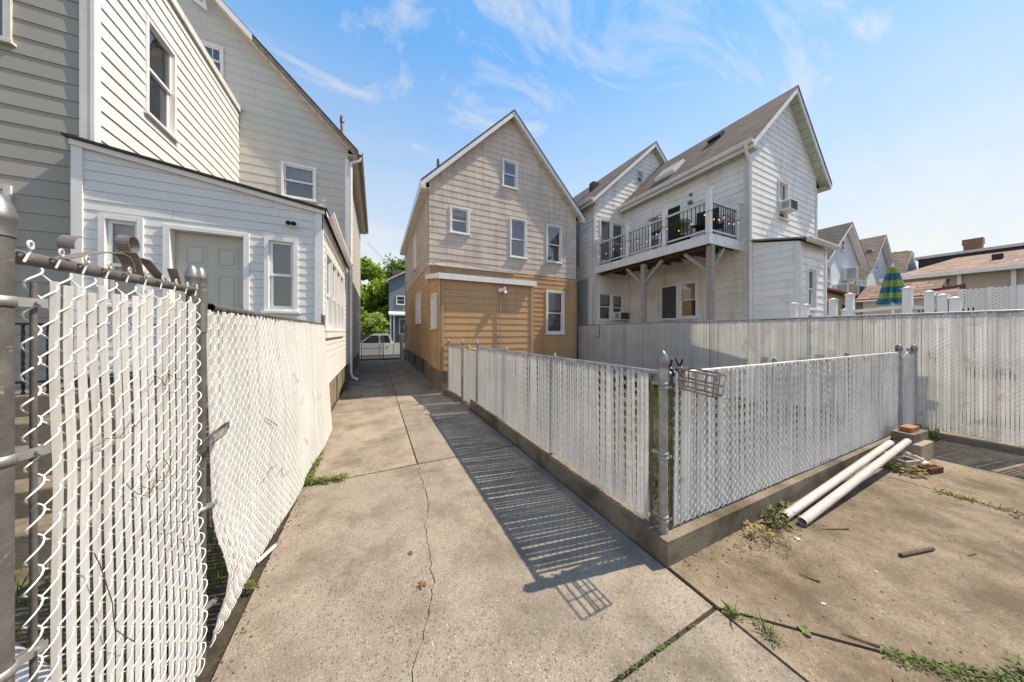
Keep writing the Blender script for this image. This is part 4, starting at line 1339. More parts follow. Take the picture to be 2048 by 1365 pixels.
def post(parent, x, y, z0, z1, r, mat, capmat, acorn=False, name='post', n=20):
    mb = MB(); mb.tube([(x, y, z0), (x, y, z1 - 0.02)], r, n)
    p = part(name, mb, mat, parent)
    mb = MB()
    if acorn:
        pr = [(r * 1.10, -0.055), (r * 1.14, -0.05), (r * 1.12, -0.02), (r * 1.2, -0.015), (r * 1.16, 0.0), (r * 1.0, 0.03), (r * 0.55, 0.055), (r * 0.2, 0.066), (0.001, 0.068)]
    else:
        pr = [(r * 1.10, -0.045), (r * 1.10, -0.012), (r * 1.22, -0.008), (r * 1.22, 0.002), (r * 1.12, 0.012), (r * 0.95, 0.03), (r * 0.62, 0.045), (r * 0.3, 0.052), (0.001, 0.054)]
    mb.lathe((x, y, z1), pr, n)
    part('post_cap', mb, capmat, p)
    return p
def band(parent, x, y, z, r, tow, mat=None, name='brace_band'):
    """steel band round a post with its bolted lug pointing towards tow"""
    mb = MB()
    mb.lathe((x, y, z), [(r + 0.001, 0), (r + 0.004, 0), (r + 0.004, 0.022), (r + 0.001, 0.022)], 18)
    d = Vector((tow[0], tow[1], 0)).normalized()
    s = Vector((-d.y, d.x, 0))
    for sg in (-1, 1):
        mb.obox(Vector((x, y, z + 0.011)) + d * (r + 0.022) + s * sg * 0.006, d * 0.022, s * 0.002, Vector((0, 0, 0.011)))
    b0 = Vector((x, y, z + 0.011)) + d * (r + 0.03)
    mb.tube([b0 - s * 0.016, b0 + s * 0.016], 0.006, 8)
    return part(name, mb, mat or M['galv'], parent)

def run(parent, A, B, z0, z1, a, w, slat_mat, wire_mat, r, sides, h=0.072, side=1, t=0.0035, rr_=random.Random(5), tilt=0.006, off=0.007, miss=()):
    """a straight panel from A to B: woven wire and one slat in each wire column"""
    A = Vector((*A, 0)); B = Vector((*B, 0))
    L = (B - A).length
    d = (B - A) / L
    nrm = Vector((d.y, -d.x, 0)) * side
    ang = math.atan2(d.y, d.x)
    n = int(L / a)
    wav = lambda u, z: 0.006 * mnoise.noise((u * 1.5, z * 1.2, A.x))
    Fm = lambda u, z, o: tuple(A + d * u + nrm * (o + wav(u, z)) + Vector((0, 0, z)))
    mb = MB()
    zig(mb, Fm, 0.0, n, a, z0, z1, h, r, sides, off)
    part('wire_mesh', mb, wire_mat, parent)
    me = slat_mesh(z1 - z0 - 0.04, w, t, slat_mat)
    for k in range(n):
        if k in miss:
            continue
        u = (k + 0.5) * a
        p = Fm(u, (z0 + z1) / 2, 0)
        o = put('slat', me, parent, (p[0], p[1], z0 + 0.012 + rr_.uniform(-0.012, 0.008)), (0, 0, 0))
        o.rotation_euler = (rr_.uniform(-tilt, tilt), rr_.uniform(-tilt, tilt), ang + rr_.uniform(-0.07, 0.07))
    return Fm

# --- foreground panel at the left edge
XL = -0.772
G1 = root('chain_link_fence', 'short white slatted chain link panel with scroll straps at the left edge', 'fence panel', (XL, 1.47, 0))
def F1(u, z, d):
    w = 0.012 * mnoise.noise((u * 2.2, z * 1.7, 1.5)) + 0.02 * math.exp(-((z - 0.35) / 0.35) ** 2) * max(0, (u - 1.35)) * 2
    return (XL + 0.026 + w + d, u + 0.008 * mnoise.noise((u * 3, z * 2.5, 8)), z)
mb = MB(); zig(mb, F1, 1.100, 19, 0.0382, 0.02, 1.79, 0.074, 0.0020, 7, 0.0080, 5)
for i in range(19):                                     # knuckled wire ends over the rail
    u = 1.100 + (i + (1 if i % 2 else 0)) * 0.0382
    c = F1(u, 1.80, 0.004)
    pts = [(c[0] + 0.002, c[1] - 0.012, c[2] - 0.035)]
    for k in range(11):
        a = -0.6 + k * 0.62
        pts.append((c[0] + 0.006 * math.sin(a * 0.5), c[1] + 0.010 * math.cos(a), c[2] + 0.004 + 0.011 * math.sin(a) + 0.0006 * k))
    mb.tube(pts, 0.0023, 6, cap=False)
part('wire_mesh', mb, M['wire_w'], G1)
for k in range(1, 18):
    u = 1.100 + (k + 0.9) * 0.0382
    zt = 1.745 + random.uniform(-0.03, 0.015)
    part('slat', slat_curved(F1, u, 0.03, zt, 0.0265, 0.0036, 22, random.uniform(-0.016, 0.016)), M['slat'], G1)
mb = MB(); mb.tube([(XL, 1.085, 1.780), (XL, 1.84, 1.80)], 0.0168, 16)
part('top_rail', mb, M['galv_d'], G1)
pA = post(G1, XL + 0.004, 1.068, -0.05, 1.862, 0.0235, M['galv_d'], M['cap'], n=28)
pB = post(G1, XL - 0.004, 1.838, -0.05, 1.862, 0.0205, M['galv_d'], M['cap'], n=24)
mb = MB(); mb.tube([(XL + 0.026, 1.116, 0.03), (XL + 0.026, 1.116, 1.72)], 0.0055, 8)
part('tension_bar', mb, M['galv_d'], G1)
for z in (1.66, 1.30, 0.82, 0.42):
    band(G1, XL + 0.004, 1.068, z, 0.0235, (0.55, 1))
for z in (1.62, 0.95, 0.5):
    band(G1, XL - 0.004, 1.838, z, 0.0205, (0.5, -1), M['galv_d'])
# bent scroll straps on the rail
def strap(pts, w=0.030):
    b = MB(); b.ribbon([(XL + 0.0, y, z) for y, z in pts], (w, 0, 0), 0.003)
    part('scroll_strap', b, M['rust'], G1)
curl = [(1.452 + 0.026 * math.cos(a), 1.905 + 0.028 * math.sin(a)) for a in [(-1.2 + 0.35 * k) for k in range(17)]]
strap([(1.50, 1.803), (1.486, 1.84), (1.478, 1.865)] + curl)
strap([(1.22, 1.80), (1.28, 1.825), (1.34, 1.848), (1.40, 1.862), (1.435, 1.858), (1.452, 1.838), (1.458, 1.81)])
strap([(1.50, 1.868), (1.53, 1.868), (1.56, 1.85), (1.62, 1.81)])
strap([(1.262 + 0.026 * math.cos(a), 1.845 + 0.028 * math.sin(a)) for a in [(3.6 - 0.3 * k) for k in range(8)]])
strap([(1.72, 1.80), (1.70, 1.84), (1.685, 1.868)])
# dry vine stems caught in the wire
for k in range(9):
    rv = random.Random(40 + k)
    y, z = rv.uniform(1.2, 1.75), rv.uniform(0.75, 1.5)
    pts = []
    for i in range(9):
        pts.append((XL + 0.055 + rv.uniform(-0.006, 0.01), y, z))
        y += rv.uniform(0.005, 0.055); z += rv.uniform(-0.035, 0.035)
    mb = MB(); mb.tube(pts, 0.0012, 4)
    part('dry_vine', mb, M['vine'], G1)
mb = MB()
pts = [(XL + 0.06, 1.22, 0.98), (XL + 0.06, 1.24, 0.93), (XL + 0.065, 1.27, 0.80), (XL + 0.06, 1.29, 0.70), (XL + 0.065, 1.31, 0.66), (XL + 0.06, 1.37, 0.58)]
mb.tube(pts, 0.0013, 5)
part('dry_vine', mb, M['vine'], G1)
# coil of wire on the double posts
mb = MB()
for k in range(5):
    c = Vector((XL + 0.06, 1.865, 1.085)); e = Vector((0.02, 0.075, 0.03)); f = Vector((0.035, -0.01, 0.012 + 0.003 * k))
    mb.tube([c + e * math.cos(t) + f * math.sin(t) + Vector((0, 0, 0.005 * k)) for t in [i * 0.35 for i in range(18)]], 0.002, 5, closed=True)
mb.tube([(XL + 0.03, 1.84, 1.05), (XL + 0.06, 1.86, 1.06), (XL + 0.09, 1.92, 1.09)], 0.002, 5)
single('wire_coil', mb, M['galv_d'], 'loop of grey wire hanging on the double fence posts', 'wire')

# --- long left fence, bulging towards the driveway
G2 = root('fence', 'long white slatted fence bulging along the left of the driveway', 'fence', (XL, 3.7, 0))
def F2(u, z, d):
    v = u - 1.92
    x = 0.0
    x += 0.066 * math.exp(-((z - 0.33) / 0.20) ** 2) * math.exp(-((v - 0.05) / 0.30) ** 2)
    x += 0.06 * math.exp(-((z - 0.9) / 0.5) ** 2) * math.exp(-((v - 1.2) / 0.7) ** 2)
    x += 0.05 * (1 - z / 1.75) * min(1, max(0, v) / 1.5) + 0.07 * (1 - z / 1.75) * max(0, (v - 0.8)) / 2.7
    x += 0.022 * mnoise.noise((u * 1.4, z * 1.1, 4.0)) * (1 - 0.5 * z / 1.75)
    y = u + 0.012 * math.sin(z * 2.4 + 0.4) * math.exp(-v / 0.7) + 0.012 * mnoise.noise((u * 2, z * 2, 9))
    return (XL + 0.020 + x + d, y, z)
N2 = 96
a2 = 0.0362
mb = MB(); zig(mb, F2, 1.918, N2, a2, 0.02, 1.745, 0.072, 0.0021, 4, 0.0085)
part('wire_mesh', mb, M['wire_w'], G2)
for k in range(N2):
    u = 1.918 + (k + 0.5) * a2
    part('slat', slat_curved(F2, u, 0.03 + random.uniform(-0.01, 0.015), 1.70 + random.uniform(-0.02, 0.015), 0.0290, 0.0036, 16, random.uniform(-0.015, 0.015)), M['slat'], G2)
mb = MB()
mb.tube([(XL - 0.005, 2.0, 1.73), (XL - 0.005, 5.40, 1.725)], 0.021, 16, hollow=True)
mb.tube([(XL - 0.005, 5.40, 1.725), (XL - 0.005, 2.0, 1.73)], 0.0185, 16, hollow=True)
for k in range(16):
    a, b = 2 * math.pi * k / 16, 2 * math.pi * (k + 1) / 16
    mb.face([(XL - 0.005 + q_ * math.cos(t), 2.0, 1.73 + q_ * math.sin(t)) for q_, t in ((0.021, a), (0.021, b), (0.0185, b), (0.0185, a))])
part('top_rail', mb, M['galv_d'], G2)
post(G2, XL - 0.004, 1.905, -0.05, 1.868, 0.0205, M['galv_d'], M['cap'], n=24)
mb = MB(); mb.tube([(XL - 0.002, 1.905, 1.60), (XL - 0.002, 1.905, 1.74)], 0.0225, 24)
part('pipe_sleeve', mb, M['cap'], G2)
for z in (0.72, 0.22):
    band(G2, XL - 0.004, 1.905, z, 0.0205, (0.8, 1), M['galv'])
post(G2, XL + 0.0, 5.43, -0.05, 1.86, 0.026, M['galv_d'], M['cap'], n=18)
for y in (3.1, 4.3):
    post(G2, XL - 0.045, y, -0.05, 1.70, 0.024, M['galv_d'], M['cap'], n=12)
for k in range(7):
    rv = random.Random(90 + k)
    y, z = rv.uniform(2.3, 4.6), rv.uniform(0.4, 1.3)
    pts = []
    for i in range(7):
        q = F2(y, z, 0.012 + rv.uniform(0, 0.008))
        pts.append(q)
        y += rv.uniform(0.0, 0.07); z += rv.uniform(-0.06, 0.03)
    mb = MB(); mb.tube(pts, 0.0013, 4)
    part('dry_vine', mb, M['vine'], G2)
mb = MB(); mb.tube([F2(2.55, 0.99, 0.014), F2(2.72, 0.88, 0.02)], 0.0025, 5)
part('twig', mb, M['deadleaf'], G2)

# --- yard fence: run along the driveway, corner, run across, two gates
G3 = root('fence', 'waist high white slatted yard fence round the grass corner', 'fence', (1.85, 1.33, 0.17))
rs = random.Random(21)
run(G3, (1.842, 1.445), (1.842, 5.36), 0.185, 1.33, 0.0365, 0.0335, M['slat'], M['wire_w'], 0.0024, 4, off=0.0095, side=-1, rr_=rs, tilt=0.011)
run(G3, (1.945, 1.318), (6.76, 1.192), 0.185, 1.33, 0.0365, 0.0335, M['slat_old'], M['wire_w'], 0.0024, 4, off=0.0095, side=1, rr_=rs, tilt=0.014)
run(G3, (1.765, 6.36), (1.70, 7.30), 0.14, 1.29, 0.0365, 0.0335, M['slat'], M['wire_w'], 0.0024, 4, off=0.0095, side=-1, rr_=rs)
post(G3, 1.855, 1.335, 0.10, 1.40, 0.030, M['galv'], M['cap'], True, n=28)
post(G3, 1.855, 5.42, 0.0, 1.36, 0.028, M['galv'], M['cap'], True)
post(G3, 1.79, 6.30, 0.0, 1.36, 0.028, M['galv'], M['cap'], True)
post(G3, 1.71, 7.33, 0.0, 1.36, 0.028, M['galv'], M['cap'], True)
post(G3, 6.82, 1.20, 0.10, 1.37, 0.030, M['galv'], M['cap'])
post(G3, 7.52, 1.185, 0.0, 1.35, 0.030, M['galv'], M['cap'])
for y in (2.75, 4.1):
    post(G3, 1.895, y, 0.1, 1.30, 0.021, M['galv'], M['cap'], n=12)
for x in (3.5, 5.2):
    post(G3, x, 1.335 - 0.026 * (x - 1.9) + 0.045, 0.1, 1.30, 0.021, M['galv'], M['cap'], n=12)
for A, B in (((1.86, 1.34, 1.305), (1.86, 5.42, 1.30)), ((1.87, 1.34, 1.295), (6.82, 1.205, 1.30)), ((1.79, 6.3, 1.26), (1.71, 7.33, 1.26))):
    mb = MB(); mb.tube([A, B], 0.018, 12)
    part('top_rail', mb, M['galv'], G3)
for x, y in ((1.852, 1.425), (1.935, 1.325)):
    mb = MB(); mb.bar((x, y, 0.18), (x, y, 1.28), 0.02, 0.006)
    part('tension_bar', mb, M['galv_d'], G3)
for z in (1.22, 0.72, 0.27):
    band(G3, 1.855, 1.335, z, 0.030, (-0.35, 1))
    band(G3, 1.855, 1.335, z - 0.03, 0.030, (1, -0.15))
    band(G3, 6.82, 1.20, z, 0.030, (-1, 0))
mb = MB(); mb.tube([(1.855, 1.335, 1.295), (1.855, 1.335, 1.335)], 0.0325, 24)
part('rail_collar', mb, M['galv'], G3)
mb = MB(); mb.tube([(1.855, 1.335, 0.11), (1.855, 1.335, 0.2)], 0.032, 24)
part('base_collar', mb, M['galv'], G3)

def gate(label, A, B, z0, z1, side, mat, latch):
    r = root('gate', label, 'gate', ((A[0] + B[0]) / 2, (A[1] + B[1]) / 2, z0))
    rg = random.Random(33)
    run(r, A, B, z0 + 0.02, z1 - 0.01, 0.0365, 0.0335, mat, M['wire_w'], 0.0024, 4, off=0.0095, side=side, rr_=rg, tilt=0.012)
    mb = MB()
    P = [(*A, z0), (*B, z0), (*B, z1), (*A, z1)]
    d = (Vector(B) - Vector(A)).normalized()
    n_ = Vector((d.y, -d.x)) * -side * 0.022
    P = [(x + n_.x, y + n_.y, z) for x, y, z in P]
    mb.tube(P, 0.016, 8, closed=True)
    part('frame', mb, M['galv'], r)
    mb = MB()
    cx, cy = A[0] + d.x * latch, A[1] + d.y * latch
    mb.lathe((cx, cy, z1), [(0.008, 0), (0.008, 0.03), (0.016, 0.045), (0.016, 0.07), (0.001, 0.08)], 10)
    mb.bar((cx - d.x * 0.09, cy - d.y * 0.09, z1 - 0.01), (cx, cy, z1 + 0.045), 0.02, 0.008)
    mb.bar((cx, cy, z1 + 0.045), (cx + d.x * 0.1, cy + d.y * 0.1, z1 - 0.01), 0.02, 0.008)
    part('latch', mb, M['galv'], r)
    return r
gate('narrow white slatted gate in the fence beside the driveway', (1.835, 5.48), (1.79, 6.24), 0.04, 1.25, -1, M['slat'], 0.38)
gate('small white slatted gate beside the cinder block pile', (6.875, 1.185), (7.47, 1.175), 0.14, 1.29, 1, M['slat_old'], 0.3)

# --- tall boundary fence
G4 = root('fence', 'tall white slatted boundary fence along the right side', 'fence', (7.68, 4.5, 0.1))
rb = random.Random(77)
run(G4, (7.68, 9.42), (7.68, 0.22), 0.10, 1.90, 0.031, 0.0255, M['slat_old'], M['wire_g'], 0.0016, 3, h=0.062, side=1, rr_=rb, tilt=0.002)
mb = MB()
me_pr = slat_prof(0.0195, 0.0035)
for k in range(105):
    y = 0.2 - 0.031 * k
    vs = [(7.68 + t_, y + x_, z) for z in (0.11, 1.86) for x_, t_ in me_pr]
    mb.idx(vs, [(i, (i + 1) % 8, 8 + (i + 1) % 8, 8 + i) for i in range(8)])
setp(part('slats_beyond', mb, M['slat_old'], G4), kind='stuff')
mb = MB(); mb.tube([(7.71, -3, 1.885), (7.71, 9.45, 1.885)], 0.021, 10)
part('top_rail', mb, M['galv'], G4)
for y in (9.45, 7.1, 4.75, 2.4, 0.05, -2.3):
    post(G4, 7.735, y, 0.0, 1.90, 0.027, M['galv'], M['cap'], n=12)
for k in range(8):
    rv = random.Random(140 + k)
    y, z = rv.uniform(0.4, 5.5), rv.uniform(0.6, 1.75)
    pts = []
    for i in range(6):
        pts.append((7.655 + rv.uniform(-0.006, 0.004), y, z)); y -= rv.uniform(0.0, 0.05); z += rv.uniform(-0.09, 0.02)
    mb = MB(); mb.tube(pts, 0.0018, 4)
    part('dry_vine', mb, M['vine'], G4)
mb = MB()
pts = [(7.66, 8.12, 1.88), (7.64, 8.12, 1.6)] + [(7.64, 8.24 - 0.12 * math.cos(t), 1.5 - 0.12 * math.sin(t)) for t in [i * 0.35 for i in range(10)]]
mb.tube(pts, 0.014, 6)
single('hanging_hook', mb, M['rust'], 'rusty J shaped hook hanging on the boundary fence', 'hook')

# ------------------------------------------------------------------ things on and by the yard fence
BK = root('wire_basket', 'rusty metal basket frame hanging from the yard fence', 'basket', (2.02, 1.16, 1.1))
mb = MB()
x0, x1, yb, yf = 1.955, 2.085, 1.29, 1.05
def ring(z, s, dz):
    return [(x0 + s, yb, z), (x1 - s, yb, z), (x1 - s * 0.7, yf + s, z - dz), (x0 + s * 0.7, yf + s, z - dz)]
for (z, s, dz) in ((1.338, 0.0, 0.02), (1.262, 0.008, 0.02), (1.20, 0.016, 0.02)):
    P = ring(z, s, dz)
    for i in range(4):
        mb.bar(P[i], P[(i + 1) % 4], 0.006, 0.012)
part('hoop', mb, M['rust'], BK)
mb = MB()
T, Bo = ring(1.338, 0, 0.02), ring(1.20, 0.016, 0.02)
for i in range(4):
    for f in (0.0, 0.5):
        a = Vector(T[i]).lerp(Vector(T[(i + 1) % 4]), f); b = Vector(Bo[i]).lerp(Vector(Bo[(i + 1) % 4]), f)
        mb.bar(a, b, 0.008, 0.004)
for f in (0.25, 0.5, 0.75):
    mb.bar(Vector(Bo[0]).lerp(Vector(Bo[3]), f), Vector(Bo[1]).lerp(Vector(Bo[2]), f), 0.005, 0.004)
part('strut', mb, M['rust'], BK)
mb = MB()
for x in (2.0, 2.035):
    mb.bar((x, 1.296, 1.345), (x, 1.292, 1.235), 0.012, 0.003, (0, 1, 0))
part('hanger', mb, M['rust_o'], BK)
for i, (x, lab) in enumerate(((1.925, 'black spring clamp on the fence rail nearest the corner post'), (2.045, 'black spring clamp on the fence rail above the basket'))):
    r = root('spring_clamp', lab, 'clamp', (x, 1.33, 1.28), 'black clamps on the yard fence')
    for s in (-1, 1):
        mb = MB()
        mb.tube([(x - 0.006, 1.33 + s * 0.024, 1.285), (x - 0.006, 1.33 + s * 0.03, 1.31), (x - 0.008, 1.33 + s * 0.006, 1.335), (x - 0.015, 1.33 - s * 0.018 , 1.375), (x - 0.02, 1.33 - s * 0.028, 1.405)],
                [0.010, 0.011, 0.009, 0.0075, 0.007], 8)
        part('jaw', mb, M['blackp'], r)
    mb = MB(); mb.tube([(x - 0.02, 1.33, 1.335), (x + 0.008, 1.33, 1.335)], 0.011, 10)
    part('pivot', mb, M['galv'], r)

def pipe(label, A, B, r):
    mb = MB()
    mb.tube([A, B], r, 20, hollow=True)
    mb.tube([B, A], r * 0.9, 20, hollow=True)
    A_, B_ = Vector(A), Vector(B)
    t = (B_ - A_).normalized(); e = t.cross(Vector((0, 0, 1))).normalized(); f = e.cross(t)
    for c in (A_, B_):
        for k in range(20):
            a, b = 2 * math.pi * k / 20, 2 * math.pi * (k + 1) / 20
            mb.face([c + (e * math.cos(q) + f * math.sin(q)) * w for w, q in ((r, a), (r, b), (r * 0.9, b), (r * 0.9, a))])
    single('plastic_pipe', mb, M['pvc'], label, 'pipe', 'white pipes leaning on the kerb')
pipe('white plastic pipe lying nearer the kerb', (3.12, 1.128, 0.034), (5.72, 1.07, 0.235), 0.032)
pipe('white plastic pipe lying farther from the kerb, its end open', (3.17, 1.035, 0.034), (5.96, 0.985, 0.245), 0.032)

def cblock(label, c, ax, w, d, h, mat, holes=0, group='loose masonry by the small gate', name='concrete_block', cat='block'):
    """block with real through-holes: c = base centre, ax = heading of its length"""
    mb = MB()
    nseg = holes * 2 + 1
    wall_t = w * 0.09 if holes else 0
    if holes:
        cw = (w - wall_t * (holes + 1)) / holes
        xs = [-w / 2]
        for k in range(holes):
            xs += [xs[-1] + wall_t, xs[-1] + wall_t + cw]
        xs.append(w / 2)
        for k in range(0, len(xs) - 1, 2):
            mb.box(xs[k], xs[k + 1], -d / 2, d / 2, 0, h)
        for k in range(1, len(xs) - 2, 2):
            mb.box(xs[k], xs[k + 1], -d / 2 + 0.001, -d / 2 + 0.03, 0.001, h - 0.001)
            mb.box(xs[k], xs[k + 1], d / 2 - 0.03, d / 2 - 0.001, 0.001, h - 0.001)
    else:
        mb.box(-w / 2, w / 2, -d / 2, d / 2, 0, h)
    o = part(name, mb, mat)
    o.location = c
    o.rotation_euler = (0, 0, ax)
    WL[o] = Vector(c)
    bevel(o, 0.006, 2)
    return setp(o, label, cat, group)
cblock('grey concrete block at the bottom of the masonry pile', (6.20, 0.985, 0), -0.06, 0.42, 0.22, 0.21, M['block'])
cblock('weathered concrete block lying across the top of the pile', (6.26, 1.02, 0.21), -0.08, 0.46, 0.18, 0.11, M['kerb'])
cblock('orange brick on top of the block pile', (6.24, 1.02, 0.32), -0.1, 0.24, 0.10, 0.06, M['brick_o'], 0, name='brick', cat='brick')
cblock('pinkish hollow block lying in front of the pile', (5.60, 1.0, 0), 1.3, 0.26, 0.24, 0.12, M['pink'], 2)
cblock('dark red brick with holes lying on the yard concrete', (5.72, 0.80, 0), -0.25, 0.23, 0.11, 0.065, M['brick_d'], 3, name='brick', cat='brick')
cblock('flat slab of broken concrete leaning beside the block pile', (5.90, 0.90, 0), 0.5, 0.26, 0.13, 0.06, M['stone'])
cblock('small brick wedged behind the block pile', (6.40, 1.13, 0), 0.1, 0.2, 0.06, 0.29, M['brick_d'], 0, name='brick', cat='brick')
for i, (x, y, z, s) in enumerate(((5.80, 0.97, 0.125, 0.05), (5.90, 0.92, 0.085, 0.04), (5.86, 0.875, 0.082, 0.036))):
    mb = MB()
    rr2 = random.Random(i)
    n, m = 8, 6
    vs = []
    for a in range(m + 1):
        th = math.pi * a / m
        for b in range(n):
            ph = 2 * math.pi * b / n
            q = s * (0.8 + 0.3 * mnoise.noise((math.cos(ph) + i * 3, math.sin(ph), th)))
            vs.append((x + q * math.sin(th) * math.cos(ph), y + q * math.sin(th) * math.sin(ph), z + q * 0.7 * math.cos(th)))
    mb.idx(vs, [(a * n + b, a * n + (b + 1) % n, (a + 1) * n + (b + 1) % n, (a + 1) * n + b) for a in range(m) for b in range(n)], True)
    single('stone', mb, M['stone'], ('largest pale stone on the masonry pile', 'middle pale stone on the masonry pile', 'smallest pale stone on the masonry pile')[i], 'stone', 'pale stones on the pile')

mb = MB(); mb.tube([(3.36, 0.585, 0.013), (3.68, 0.50, 0.013)], 0.012, 10)
single('metal_rod', mb, M['vine'], 'short dark rusty rod lying on the yard concrete', 'rod')
RT = root('paper_tube', 'small white tube with orange end by the left fence', 'tube', (-0.70, 2.6, 0))
mb = MB(); mb.tube([(-0.74, 2.50, 0.014), (-0.672, 2.635, 0.018)], 0.013, 10); part('tube', mb, M['paper'], RT)
mb = MB(); mb.tube([(-0.673, 2.632, 0.018), (-0.668, 2.642, 0.0183)], 0.0145, 10); part('tip', mb, M['orange'], RT)

# leaves, twigs and scraps on the concrete
def flatleaf(x, y, s, rot, lobes, mat, label, z=0.003, name='fallen_leaf', cat='leaf'):
    mb = MB()
    n = 26
    rim = []
    for k in range(n):
        a = 2 * math.pi * k / n
        q = s * (0.62 + 0.38 * math.cos(lobes * a)) if lobes else s * (1 if math.cos(a) > 0 else 0.8) * (0.55 + 0.45 * abs(math.cos(a)))
        rim.append((x + q * math.cos(a + rot), y + q * math.sin(a + rot), z + 0.012 * s / 0.05 * abs(math.sin(a * 1.5)) ))
    i = len(mb.v)
    mb.idx([(x, y, z + 0.004)] + rim, [(0, 1 + k, 1 + (k + 1) % n) for k in range(n)])
    mb.tube([(x, y, z + 0.004), (x - 1.5 * s * math.cos(rot), y - 1.5 * s * math.sin(rot), z + 0.004)], 0.0012, 4)
    single(name, mb, mat, label, cat)
flatleaf(0.262, 1.84, 0.036, 0.6, 5, M['deadleaf'], 'brown lobed leaf lying beside the driveway crack')
flatleaf(0.225, 2.14, 0.022, 2.0, 0, M['dead'], 'dark curled leaf beside the middle of the crack')
flatleaf(2.93, 0.98, 0.022, 1.0, 0, M['paper'], 'pale dry leaf near the open pipe end')
flatleaf(2.37, 0.68, 0.011, 2.6, 0, M['paper'], 'small white scrap on the yard concrete', name='paper_scrap', cat='paper')
flatleaf(2.06, 0.66, 0.035, 0.9, 0, M['weed'], 'broad green leaf in the diagonal joint', name='fallen_leaf')
flatleaf(3.00, 0.62, 0.009, 0.4, 0, M['paper'], 'tiny white scrap left of the rusty rod', name='paper_scrap', cat='paper')
for i, (x, y, a, L_) in enumerate(((2.62, 0.13, 2.6, 0.16), (2.30, 0.46, 2.2, 0.14), (2.55, 0.75, 2.0, 0.09), (3.9, 0.35, 2.9, 0.1), (3.45, 0.85, 2.7, 0.22), (2.08, 0.38, 0.2, 0.07))):
    mb = MB()
    rv = random.Random(300 + i)
    pts = [(x + L_ * t * math.cos(a) + rv.uniform(-0.004, 0.004), y + L_ * t * math.sin(a) + rv.uniform(-0.004, 0.004), 0.005 + rv.uniform(0, 0.004)) for t in (0, 0.35, 0.7, 1)]
    mb.tube(pts, [0.005, 0.004, 0.0035, 0.002], 5)
    single('twig', mb, M['dead'], ('pale twig at the far right edge of the yard', 'brown stick caught in the diagonal joint weeds', 'thin dark twig on the yard concrete', 'short twig right of the rusty rod', 'long thin twig beside the pipes', 'short stick on the slab right of the joint')[i], 'twig')
# loose litter: crumbs of dirt and bits too many to count
mb = MB()
rl = random.Random(8)
def bit(x, y, s):
    a = rl.uniform(0, 6.28)
    mb.obox((x, y, 0.002 + s * 0.3), (s * math.cos(a), s * math.sin(a), 0), (-s * 0.5 * math.sin(a), s * 0.5 * math.cos(a), 0), (0, 0, s * 0.35))
for _ in range(900):
    x = rl.uniform(1.9, 5.5)
    bit(x, 1.26 - 0.026 * (x - 1.79) - abs(rl.gauss(0, 0.10)) - 0.005, rl.uniform(0.001, 0.004) * rl.choice((0.6, 0.8, 1.0, 1.6)))
for _ in range(260):
    bit(rl.uniform(1.8, 6.5), rl.uniform(-0.2, 1.1), rl.uniform(0.002, 0.005))
for _ in range(160):
    bit(rl.uniform(-0.6, 1.7), rl.uniform(1.0, 5.0), rl.uniform(0.0015, 0.004))
for _ in range(260):
    bit(-0.69 + abs(rl.gauss(0, 0.05)), rl.uniform(1.6, 5.5), rl.uniform(0.002, 0.006))
stuff('litter', mb, M['dead'], 'crumbs of dirt and dry bits on the concrete')

# weeds
def jw(path, n, r, h, s, mats, label, seed):
    b = MB(); rj = random.Random(seed)
    for _ in range(n):
        i = rj.randrange(len(path) - 1)
        t = rj.random()
        x = path[i][0] + (path[i + 1][0] - path[i][0]) * t; y = path[i][1] + (path[i + 1][1] - path[i][1]) * t
        leafclump(b, x + rj.gauss(0, r * 0.4), y + rj.gauss(0, r * 0.4), -0.01, 16, r, h, s * 0.6, rj)
        if rj.random() < 0.15:
            blades(b, x, y, -0.01, 3, r * 0.7, h * 1.5, 0.0025, rj, 0.9)
    return stuff('joint_weeds', b, M[mats], label)
jw([(-0.70, 4.6), (-0.68, 4.2), (-0.67, 3.6), (-0.30, 3.56)], 110, 0.055, 0.06, 0.05, 'weed', 'green weeds along the foot of the left fence', 1)
jw([(-0.5, 3.556), (0.4, 3.556), (1.7, 3.55)], 26, 0.018, 0.02, 0.018, 'weed', 'tiny weeds in the cross joint of the driveway', 2)
jw([(0.456, 3.6), (0.452, 9.0)], 40, 0.012, 0.015, 0.018, 'weed', 'moss and weeds in the long driveway joint', 3)
jw([(-0.78, 6.5), (0.3, 6.5), (1.7, 6.5)], 22, 0.015, 0.02, 0.02, 'weed', 'weeds in the far cross joint', 4)
jw([(1.80, 0.90), (1.88, 0.80), (1.86, 0.70)], 26, 0.03, 0.06, 0.022, 'weed', 'feathery weed where the yard joints meet', 5)
jw([(2.28, 0.44), (2.45, 0.27), (2.67, 0.12)], 90, 0.035, 0.035, 0.022, 'weed', 'low green weeds filling the diagonal joint at right', 6)
jw([(5.08, 0.68), (5.10, 0.45), (5.14, 0.1)], 80, 0.05, 0.04, 0.03, 'weed_y', 'yellow green weeds in the joint right of the pipes', 7)
jw([(1.5, 0.945), (1.0, 0.945), (1.66, 0.945)], 16, 0.015, 0.02, 0.02, 'weed', 'small weeds in the near cross joint', 8)
jw([(1.79, 1.9), (1.79, 5.6)], 16, 0.02, 0.03, 0.025, 'weed', 'weeds at the foot of the driveway kerb', 9)
jw([(-0.80, 9.6), (-0.75, 9.2), (-0.78, 8.8)], 14, 0.08, 0.12, 0.07, 'weed', 'weeds beside the downspout foot', 12)
